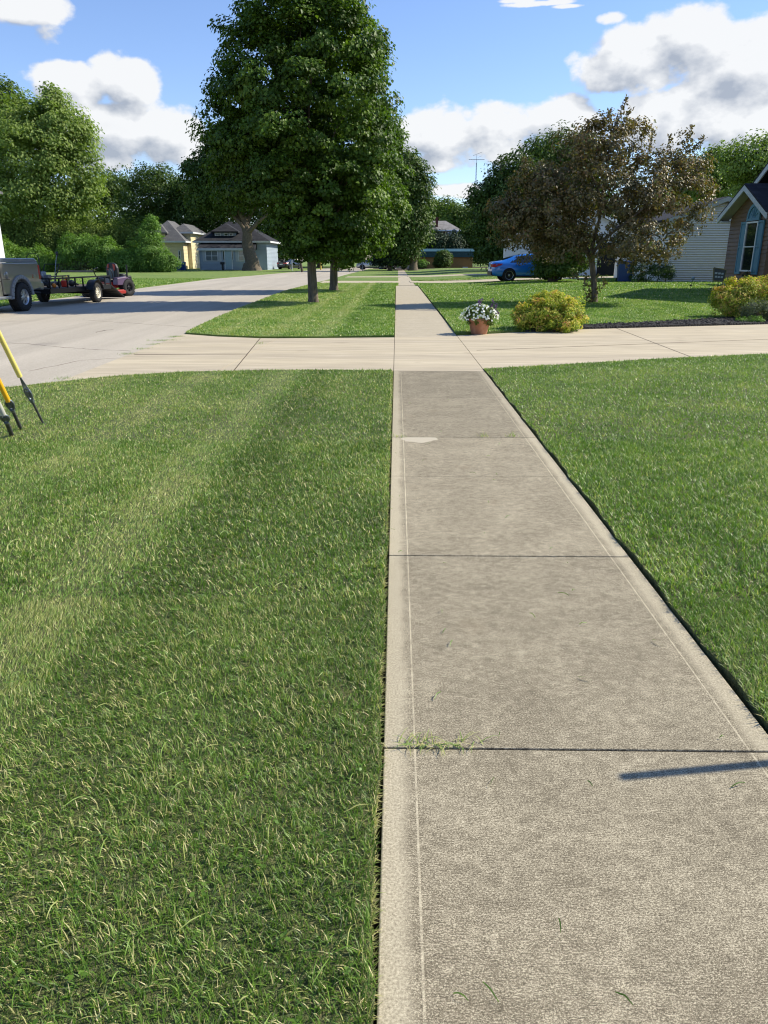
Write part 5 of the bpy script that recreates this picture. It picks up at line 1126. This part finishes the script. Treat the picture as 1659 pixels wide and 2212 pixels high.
# pickup, trailer and mower share one slightly turned line along the kerb
ANG = -R(4.6); rig = G(55, 671)
rc = Matrix.Rotation(ANG, 3, 'Z')
def rigp(x, y): v = rc @ Vector((x-.98, y, 0)); return Vector((rig.x+v.x, rig.y+v.y, -.012))
t = thing('pickup_truck', 'pewter grey pickup with a fibreglass bed cover parked across the road', 'pickup truck', rigp(0, 0), ANG)
# local: x to the visible side, +y to the tailgate, -y to the cab; rear axle at y 0
WR_ = .405
def arch(yc, r_, z0, n=12, a0=12, a1=168): return [(yc+r_*math.cos(R(a0+(a1-a0)*k/n)), z0+r_*math.sin(R(a0+(a1-a0)*k/n))) for k in range(n+1)]
m = MB(); ar = arch(0, .50, .42)
prof = [(1.12, .62), (1.16, .75), (1.14, 1.28), (1.10, 1.36), (-.93, 1.36), (-.93, .50)]+[(-.52, .50)]+ar[::-1]+[(.55, .56)]
m.prism(prof, .86, .97); m.prism(prof, -.97, -.86)
m.bx(-.859, .859, -.92, 1.08, .72, 1.0); m.bx(-.859, .859, 1.0, 1.10, 1.0, 1.34); m.bx(-.859, .859, -.93, -.85, 1.0, 1.36)
m.build('bed', M['silver_paint'], t, bevel=.03)
m = MB(); m.prism([(1.14, 1.365), (1.14, 1.40), (1.0, 1.475), (-.90, 1.485), (-.93, 1.45), (-.93, 1.365)], -.93, .93); m.build('tonneau_cover', M['tonneau'], t, bevel=.05)
for s_ in (1, -1):
    m = MB(); o1 = arch(0, .60, .42, 14, 2, 178); i1 = arch(0, .49, .42, 14, 2, 178)
    for k in range(14): m.prism([o1[k], o1[k+1], i1[k+1], i1[k]], s_*.935-.07, s_*.935+.085)
    m.prism([(-.60, .44), (-.49, .44), (-.52, .36), (-.66, .36)], s_*.935-.07, s_*.935+.085); m.build('fender_flare', M['grey_plastic'], t, bevel=.02)
    m = MB(); m.box((s_*.94, 1.10, 1.08), (.075, .10, .42)); m.build('tail_light', M['red_lamp'], t, bevel=.02)
    m = MB(); m.lathe([(.001, 0), (.50, 0), (.50, -.01)], n=24, axis='X'); m.build('wheel_well', M['dark_under'], t, (s_*.80, 0, .44))
    wheel(t, (s_*.90, 0, WR_), WR_, .27, .22, M['alloy'], s_, 6)
    wheel(t, (s_*.90, -3.65, WR_), WR_, .27, .22, M['alloy'], s_, 6)
m = MB(); m.prism([(1.13, .58), (1.13, .80), (1.34, .80), (1.40, .70), (1.36, .55)], -.93, .93); m.build('rear_bumper', M['silver_paint'], t, bevel=.04)
m = MB(); m.prism([(1.15, .80), (1.15, .86), (1.36, .86), (1.36, .80)], -.88, .88); m.build('bumper_pad', M['grey_plastic'], t)
cabp = [(-.98, .44), (-.98, 1.34), (-1.06, 1.50), (-1.16, 1.88), (-1.30, 1.93), (-2.75, 1.93), (-3.0, 1.86), (-3.55, 1.34), (-4.75, 1.24), (-4.95, 1.1), (-4.95, .55)]+[(-4.18, .50)]+[(y, z) for y, z in arch(-3.65, .50, .42)[::1]][::-1][::-1]+[(-3.12, .44)]
cabp = [(-.98, .44), (-.98, 1.34), (-1.06, 1.50), (-1.16, 1.88), (-1.30, 1.93), (-2.75, 1.93), (-3.0, 1.86), (-3.55, 1.34), (-4.75, 1.24), (-4.95, 1.1), (-4.95, .55), (-4.18, .50)]+arch(-3.65, .50, .42)[::-1]+[(-3.12, .44)]
m = MB()
low = [(-.98, .44), (-.98, 1.33), (-3.5, 1.30), (-4.75, 1.22), (-4.95, 1.08), (-4.95, .55), (-4.18, .50)]+arch(-3.65, .50, .42)[::-1]+[(-3.12, .44)]
m.prism(low, -.97, .97); cb = m.build('cab', M['silver_paint'], t, bevel=.03)
m = MB(); vs = []
for (yy, zz, xx) in ((-.98, 1.332, .93), (-1.20, 1.90, .74), (-3.5, 1.302, .93), (-2.75, 1.90, .74)):
    vs += [(xx, yy, zz), (-xx, yy, zz)]
m.add(vs, [(0, 4, 6, 2), (1, 3, 7, 5), (2, 6, 7, 3), (0, 2, 3, 1), (4, 5, 7, 6), (0, 1, 5, 4)]); m.build('cab_roof', M['silver_paint'], t, bevel=.04)
for s_ in (1, -1):
    for (ya_, yb_2) in ((-1.42, -2.22), (-2.34, -3.05)):
        m = MB(); m.add([(s_*.935, ya_, 1.36), (s_*.78, ya_-.07, 1.82), (s_*.78, yb_2+(.25 if yb_2 < -2.5 else 0), 1.82), (s_*.935, yb_2, 1.36)], [(0, 1, 2, 3)]); m.build('side_window', M['glass'], t)
m = MB(); m.add([(.72, -.985-.03, 1.40), (-.72, -.985-.03, 1.40), (-.60, -1.155, 1.80), (.60, -1.155, 1.80)], [(0, 1, 2, 3)]); m.build('rear_window', M['glass'], t)
m = MB(); m.bx(.971, .976, -1.005, -.985, .45, 1.34); m.bx(.971, .976, -2.32, -2.30, .48, 1.34); m.bx(.972, .977, -2.29, -1.01, .86, .875); m.bx(.972, .977, -.92, -.56, .90, .912); m.build('door_seam', M['dark_under'], t)
m = MB(); m.box((.985, -1.22, 1.13), (.025, .17, .09)); m.build('door_handle', M['black_plastic'], t, bevel=.01)
m = MB(); m.box((.98, -1.75, .74), (.03, 1.1, .09)); m.build('side_moulding', M['silver_paint'], t, bevel=.01)
m = MB(); m.lathe([(.001, 0), (.095, 0), (.10, -.01)], (.981, -.70, 1.02), 20, 'X'); m.build('fuel_door', M['silver_paint'], t)
m = MB(); m.bx(.90, 1.04, -3.05, -.70, .38, .46); m.build('running_board', M['alloy'], t, bevel=.02)
m = MB(); m.bx(-.7, .7, -4.6, 1.1, .42, .56); m.tube([(-.85, 0, .40), (.85, 0, .40)], .06, 8); m.build('chassis', M['dark_under'], t)
text_part('Z', .13, M['red_lamp'], t, (.973, .70, .96), (math.pi/2, 0, math.pi/2), 'badge_letter')
text_part('71', .13, M['alloy'], t, (.973, .82, .96), (math.pi/2, 0, math.pi/2), 'badge_letter')

tr = thing('utility_trailer', 'black open utility trailer with mesh ramp lowered, hitched behind the pickup', 'trailer', rigp(0, 0), ANG)
y0, y1, zd, zr2, hw = 1.95, 6.45, .52, .86, .80
m = MB(); m.bx(-hw+.02, hw-.02, y0+.03, y1-.02, zd, zd+.035); m.build('deck', M['wood_deck'], tr)
m = MB(); m.bx(hw-.05, hw, y0, y1, zd-.12, zd+.03); m.bx(-hw, -hw+.05, y0, y1, zd-.12, zd+.03); m.bx(-hw+.051, hw-.051, y0-.05, y0, zd-.12, zd+.03); m.bx(-hw+.051, hw-.051, y1-.05, y1-.001, zd-.121, zd-.002)
for k in range(5): yy = y0+.6+k*.8; m.bx(-hw+.051, hw-.051, yy, yy+.05, zd-.10, zd-.01)
m.tube([(-.5, y0, zd-.08), (0, 1.42, .50)], .04, 6); m.tube([(.5, y0, zd-.08), (0, 1.42, .50)], .04, 6); m.tube([(-.9, 4.75, .33), (.9, 4.75, .33)], .035, 8); m.build('frame', M['black_steel'], tr)
m = MB()
for s_ in (1, -1):
    m.bx(s_*hw-.025, s_*hw+.025, y0, y1+.02, zr2-.025, zr2+.025)
    for yy in (y0, 2.55, 3.1, 3.65, 4.2, 5.4, 5.95, y1-.04): m.bx(s_*hw-.02, s_*hw+.02, yy, yy+.045, zd+.03, zr2-.025)
m.bx(-hw+.025, hw-.025, y0, y0+.045, zr2-.02, zr2+.02); m.build('side_rail', M['black_steel'], tr)
for s_ in (1, -1):
    m = MB(); o1 = arch(4.75, .44, .33, 14, 15, 165); i1 = arch(4.75, .425, .33, 14, 15, 165)
    for k in range(14): m.prism([o1[k], o1[k+1], i1[k+1], i1[k]], s_*(hw+.17)-.145, s_*(hw+.17)+.13)
    m.build('fender', M['black_steel'], tr)
    wheel(tr, (s_*(hw+.17), 4.75, .335), .335, .20, .19, M['cream_rim'], s_, 8)
m = MB(); yE = 7.65; zA = zd+.02
dv = Vector((0, yE-y1, -zA+.05)); ln = dv.length
for xx in (-hw+.04, -.27, .27, hw-.04): m.bar((xx, y1+.03, zA), (xx, yE, .045), .045)
for k in range(5): f = k/4; m.bar((-hw+.04, y1+.03+(yE-y1-.03)*f, zA+(.045-zA)*f), (hw-.04, y1+.03+(yE-y1-.03)*f, zA+(.045-zA)*f), .04)
rmp = m.build('ramp', M['black_steel'], tr)
m = MB(); m.prism([(y1+.03, zA-.012), (yE, .034), (yE, .042), (y1+.03, zA-.004)], -hw+.05, hw-.05); m.build('ramp_mesh', M['mesh_steel'], rmp)
m = MB(); m.box((hw-.12, y1-.01, .68), (.24, .03, .14)); m.build('light_box', M['grey_plastic'], tr)
m = MB(); m.box((hw-.02, y1+.03, .78), (.04, .03, .10)); m.build('marker_light', M['red_lamp'], tr)

# things riding on the trailer
t = thing('walk_behind_mower', 'walk behind mower with grey engine standing on the trailer deck', 'lawn mower', rigp(.1, 2.75)+Vector((0, 0, zd+.05)), ANG)
m = MB(); m.prism([(-.45, .06), (.45, .06), (.42, .18), (-.42, .18)], -.38, .42); m.build('mower_deck', M['black_steel'], t, bevel=.03)
m = MB(); m.bx(-.12, .2, -.2, .18, .182, .34); m.lathe([(.001, .50), (.13, .50), (.15, .46), (.15, .34), (.16, .342)], (.04, 0, 0), 20); m.bx(.2, .32, -.12, .1, .22, .40); m.build('engine', M['eng_grey'], t, bevel=.01)
m = MB(); m.box((.10, -.28, .36), (.16, .10, .10)); m.build('fuel_tank', M['red_paint'], t, bevel=.03)
m = MB()
for s_ in (-1, 1): m.tube([(s_*.25, .35, .15), (s_*.25, .65, .45), (s_*.25, .85, .72)], .014, 6)
m.tube([(-.25, .85, .72), (.25, .85, .72)], .014, 6); m.build('handlebar', M['black_steel'], t)
for s_ in (-1, 1):
    for yy in (-.36, .36): m = MB(); m.lathe([(.001, -.03), (.09, -.03), (.10, 0), (.09, .03), (.001, .03)], (s_*.42, yy, .10), 16, 'X'); m.build('wheel', M['tyre'], t)
t = thing('gas_can', 'small red fuel can on the trailer between the rail posts', 'gas can', rigp(.45, 3.62)+Vector((0, 0, zd+.036)), ANG)
m = MB(); m.bx(-.09, .09, -.11, .11, 0, .22); m.build('can_body', M['red_can'], t, bevel=.03); m = MB(); m.tube([(0, .08, .24), (0, .12, .28), (0, .2, .36)], [.025, .02, .012], 8); m.build('spout', M['yellow_deep'], t); m = MB(); m.tube([(0, -.12, .23), (0, -.10, .30), (0, .04, .30), (0, .05, .23)], .012, 6); m.build('handle', M['red_can'], t)
t = thing('leaf_blower', 'black blower lying beside the red fuel can on the trailer', 'leaf blower', rigp(.5, 4.0)+Vector((0, 0, zd+.036)), ANG)
m = MB(); m.sph((0, 0, .11), .11, sc=(1, 1.2, 1)); m.build('housing', M['black_plastic'], t); m = MB(); m.tube([(0, .1, .1), (0, .3, .09), (-.05, .55, .05)], [.05, .04, .035], 8); m.build('nozzle', M['black_plastic'], t)
t = thing('string_trimmer', 'string trimmer standing upright in the trailer rack', 'string trimmer', rigp(.6, 2.6)+Vector((0, 0, zd+.04)), ANG)
m = MB(); m.tube([(0, .0, .05), (.05, .25, .85), (.07, .32, 1.02)], .013, 6); m.build('shaft', M['galv'], t); m = MB(); m.sph((.07, .33, 1.06), .06, sc=(.7, .7, 1.3)); m.build('guard', M['black_plastic'], t); m = MB(); m.sph((0, 0, .08), .07); m.build('motor', M['orange'], t)
m = MB(); m.tube([(.03, .1, .4), (.1, .1, .47), (.1, .22, .5), (.04, .2, .45)], .012, 6); m.build('loop_handle', M['black_plastic'], t)
t = thing('trailer_rack_loop', 'thin dark wire rack loop rising at the front of the trailer', 'tool rack', rigp(.3, 2.05)+Vector((0, 0, zd+.04)), ANG)
m = MB(); m.tube([(-.2, 0, 0), (-.2, 0, .95), (-.1, 0, 1.05), (.12, 0, 1.05), (.2, 0, .95), (.2, 0, 0)], .012, 6); m.build('loop', M['black_steel'], t)

# zero-turn mower about to climb the ramp
pm = G(237, 640); t = thing('zero_turn_mower', 'red zero turn riding mower with grey seat standing behind the trailer ramp', 'riding mower', (pm.x-.05, pm.y+.55, -.012), R(-24)); t.scale = (1.1, 1.1, 1.1)
# local: front toward -y, machine's left toward +x
for s_ in (1, -1):
    wheel(t, (s_*.46, .28, .31), .31, .28, .15, M['black_steel'], s_, 5)
    wheel(t, (s_*.34, -1.02, .14), .14, .12, .07, M['black_steel'], s_, 5, name='caster_wheel')
    m = MB(); m.tube([(s_*.34, -1.02, .14), (s_*.27, -1.0, .14), (s_*.27, -.95, .30), (s_*.27, -.93, .42)], .02, 6); m.build('caster_fork', M['red_paint'], t)
m = MB(); m.prism([(-.80, .10), (.0, .10), (.02, .20), (-.1, .25), (-.72, .25), (-.82, .18)], -.56, .66); m.build('mower_deck', M['red_paint'], t, bevel=.03)
m = MB(); m.bx(-.33, .33, -1.0, .55, .30, .38); m.bx(-.30, .30, -.35, .30, .381, .52); m.build('frame', M['red_paint'], t, bevel=.02)
m = MB(); m.bx(-.32, .32, -1.05, -.36, .382, .40); m.build('foot_plate', M['black_plastic'], t)
m = MB(); m.prism([(-.34, .52), (.10, .50), (.12, .62), (-.36, .64)], -.26, .26); m.build('seat_cushion', M['seat_black'], t, bevel=.04)
m = MB(); m.prism([(-.345, .56), (-.30, .55), (-.30, .645), (-.345, .64)], -.12, .12); m.build('seat_cushion_panel', M['seat_grey'], t, bevel=.01)
m = MB(); bkp = [(-.25, .62), (.25, .62), (.28, .80), (.27, 1.0), (.20, 1.14), (.10, 1.19), (-.10, 1.19), (-.20, 1.14), (-.27, 1.0), (-.28, .80)]; m.prism(bkp, .06, .17, plane='XZ'); sb = m.build('seat_back', M['seat_black'], t, bevel=.03)
m = MB(); m.prism([(-.11, .64), (.11, .64), (.14, .98), (-.14, .98)], .035, .059, plane='XZ'); m.build('back_panel', M['seat_grey'], sb, bevel=.01)
for s_ in (1, -1): m = MB(); m.prism([(s_*.12, .90), (s_*.20, .95), (s_*.17, 1.12), (s_*.09, 1.15)], .035, .059, plane='XZ'); m.build('red_bolster', M['red_paint'], sb)
for s_ in (1, -1):
    m = MB(); m.prism([(-.30, .40), (.45, .40), (.48, .60), (.20, .70), (-.28, .66)], s_*.42-.10, s_*.42+.14); m.build('side_pod', M['purple_panel'] if s_ > 0 else M['black_plastic'], t, bevel=.03)
    m = MB(); m.tube([(s_*.36, -.28, .60), (s_*.38, -.42, .80), (s_*.34, -.50, .95), (s_*.10, -.52, 1.02)] if s_ < 0 else [(s_*.36, -.28, .60), (s_*.44, -.38, .82), (s_*.42, -.44, .98), (s_*.24, -.48, 1.02)], .018, 8); m.build('steering_lever', M['black_steel'], t)
    m = MB(); m.tube([(s_*.40, .40, .55), (s_*.40, .44, 1.12)], .03, 8); m.build('roll_bar_post', M['black_steel'], t)
m = MB(); m.bx(-.28, .28, .35, .80, .40, .72); m.lathe([(.001, .80), (.14, .80), (.16, .76), (.16, .72)], (0, .57, 0), 20); m.build('engine', M['black_plastic'], t, bevel=.03)
m = MB(); m.box((.30, -.93, .20), (.34, .05, .12)); m.build('front_plate', M['red_paint'], t, bevel=.01)

# ------------------------------------------------------------------ guy wires of the utility pole
top = Vector((-3.9, 3.0, 8.3))
t = thing('utility_pole', 'wooden utility pole holding the yellow guarded guy wires', 'utility pole', (-3.9, 3.0, 0))
m = MB(); m.tube([(0, 0, -.1), (0, 0, 9.2)], [.16, .11], 14); m.build('pole', M['wood_pole'], t)
def guy(label, px, py, spx, spy, guard0, ymat, rodr, wires):
    base = G(px, py); tp = at(spx, spy, base.y-.36); d = (tp-base).normalized(); end = base+d*8.3
    k = (top.z-0)/(d.z) if d.z > 0 else 8
    t = thing('guy_wire', label, 'guy wire', base, 0, 'guy wires anchored in the near lawn')
    m = MB(); m.tube([-d*.05, d*.27], rodr, 10); m.build('anchor_rod', M['rod'], t)
    q = d.to_track_quat('Z', 'Y').to_matrix(); th = MB()
    # oval eye nut and thimble
    c = d*.335; n = 18; loop = [c + q @ Vector((.028*math.sin(2*math.pi*i/n)*(1+.25*math.cos(2*math.pi*i/n)), 0, .062*math.cos(2*math.pi*i/n))) for i in range(n+1)]
    th.tube(loop, .010, 8, caps=False); th.tube([d*.25, d*.285], [.018, .022], 12); th.box(c, (.032, .018, .06), q); th.build('eye_thimble', M['galv'], t)
    w2 = MB(); gs = d*guard0
    for a in range(wires):
        s_ = (a/(max(wires-1, 1))-.5)*2
        w2.tube([c + q @ Vector((.034*s_, .008*math.cos(a*2), .02)), c.lerp(gs, .5)+q @ Vector((.02*s_, 0, 0)), gs+q @ Vector((.004*s_, 0, 0))], .0036, 6)
    w2.tube([gs, top-base], .005, 6); w2.build('wire_strand', M['galv'], t)
    gd = MB(); gl = 2.35; e1 = gs+(top-base-gs).normalized()*gl
    gd.tube([gs, gs.lerp(e1, .5), e1], [.022, .021, .021], 16); gd.build('plastic_guard', ymat, t)
    return t
guy('pale yellow guarded guy wire, rightmost of three, with bare wire loop above its rod', 95, 918, 0, 727, .52, M['yellow_pale'], .011, 5)
guy('golden guarded guy wire, middle of the three, ending at its grey eye nut', 47, 930, 0, 827, .38, M['yellow_deep'], .015, 3)
guy('dull pale guarded guy wire, leftmost of the three at the picture edge', 27, 943, 3, 885, .40, plain('weathered pale guard', (.50, .48, .40), .5, var=.15), .019, 3)
# unseen leaning stake added right of the frame to throw the nearest slab's thin shadow
m = MB(); tipv = Vector((.700+1.30/math.tan(R(SUN_EL))*math.cos(R(SUN_AHEAD)) , 1.815+1.30/math.tan(R(SUN_EL))*math.sin(R(SUN_AHEAD)), 1.30))
m.tube([(2.90, 2.11, 0), tipv], .017, 12)
tag(m.build('shadow_stake', M['timber']), 'unseen leaning stake added to throw the thin shadow on the nearest slab', 'stake')
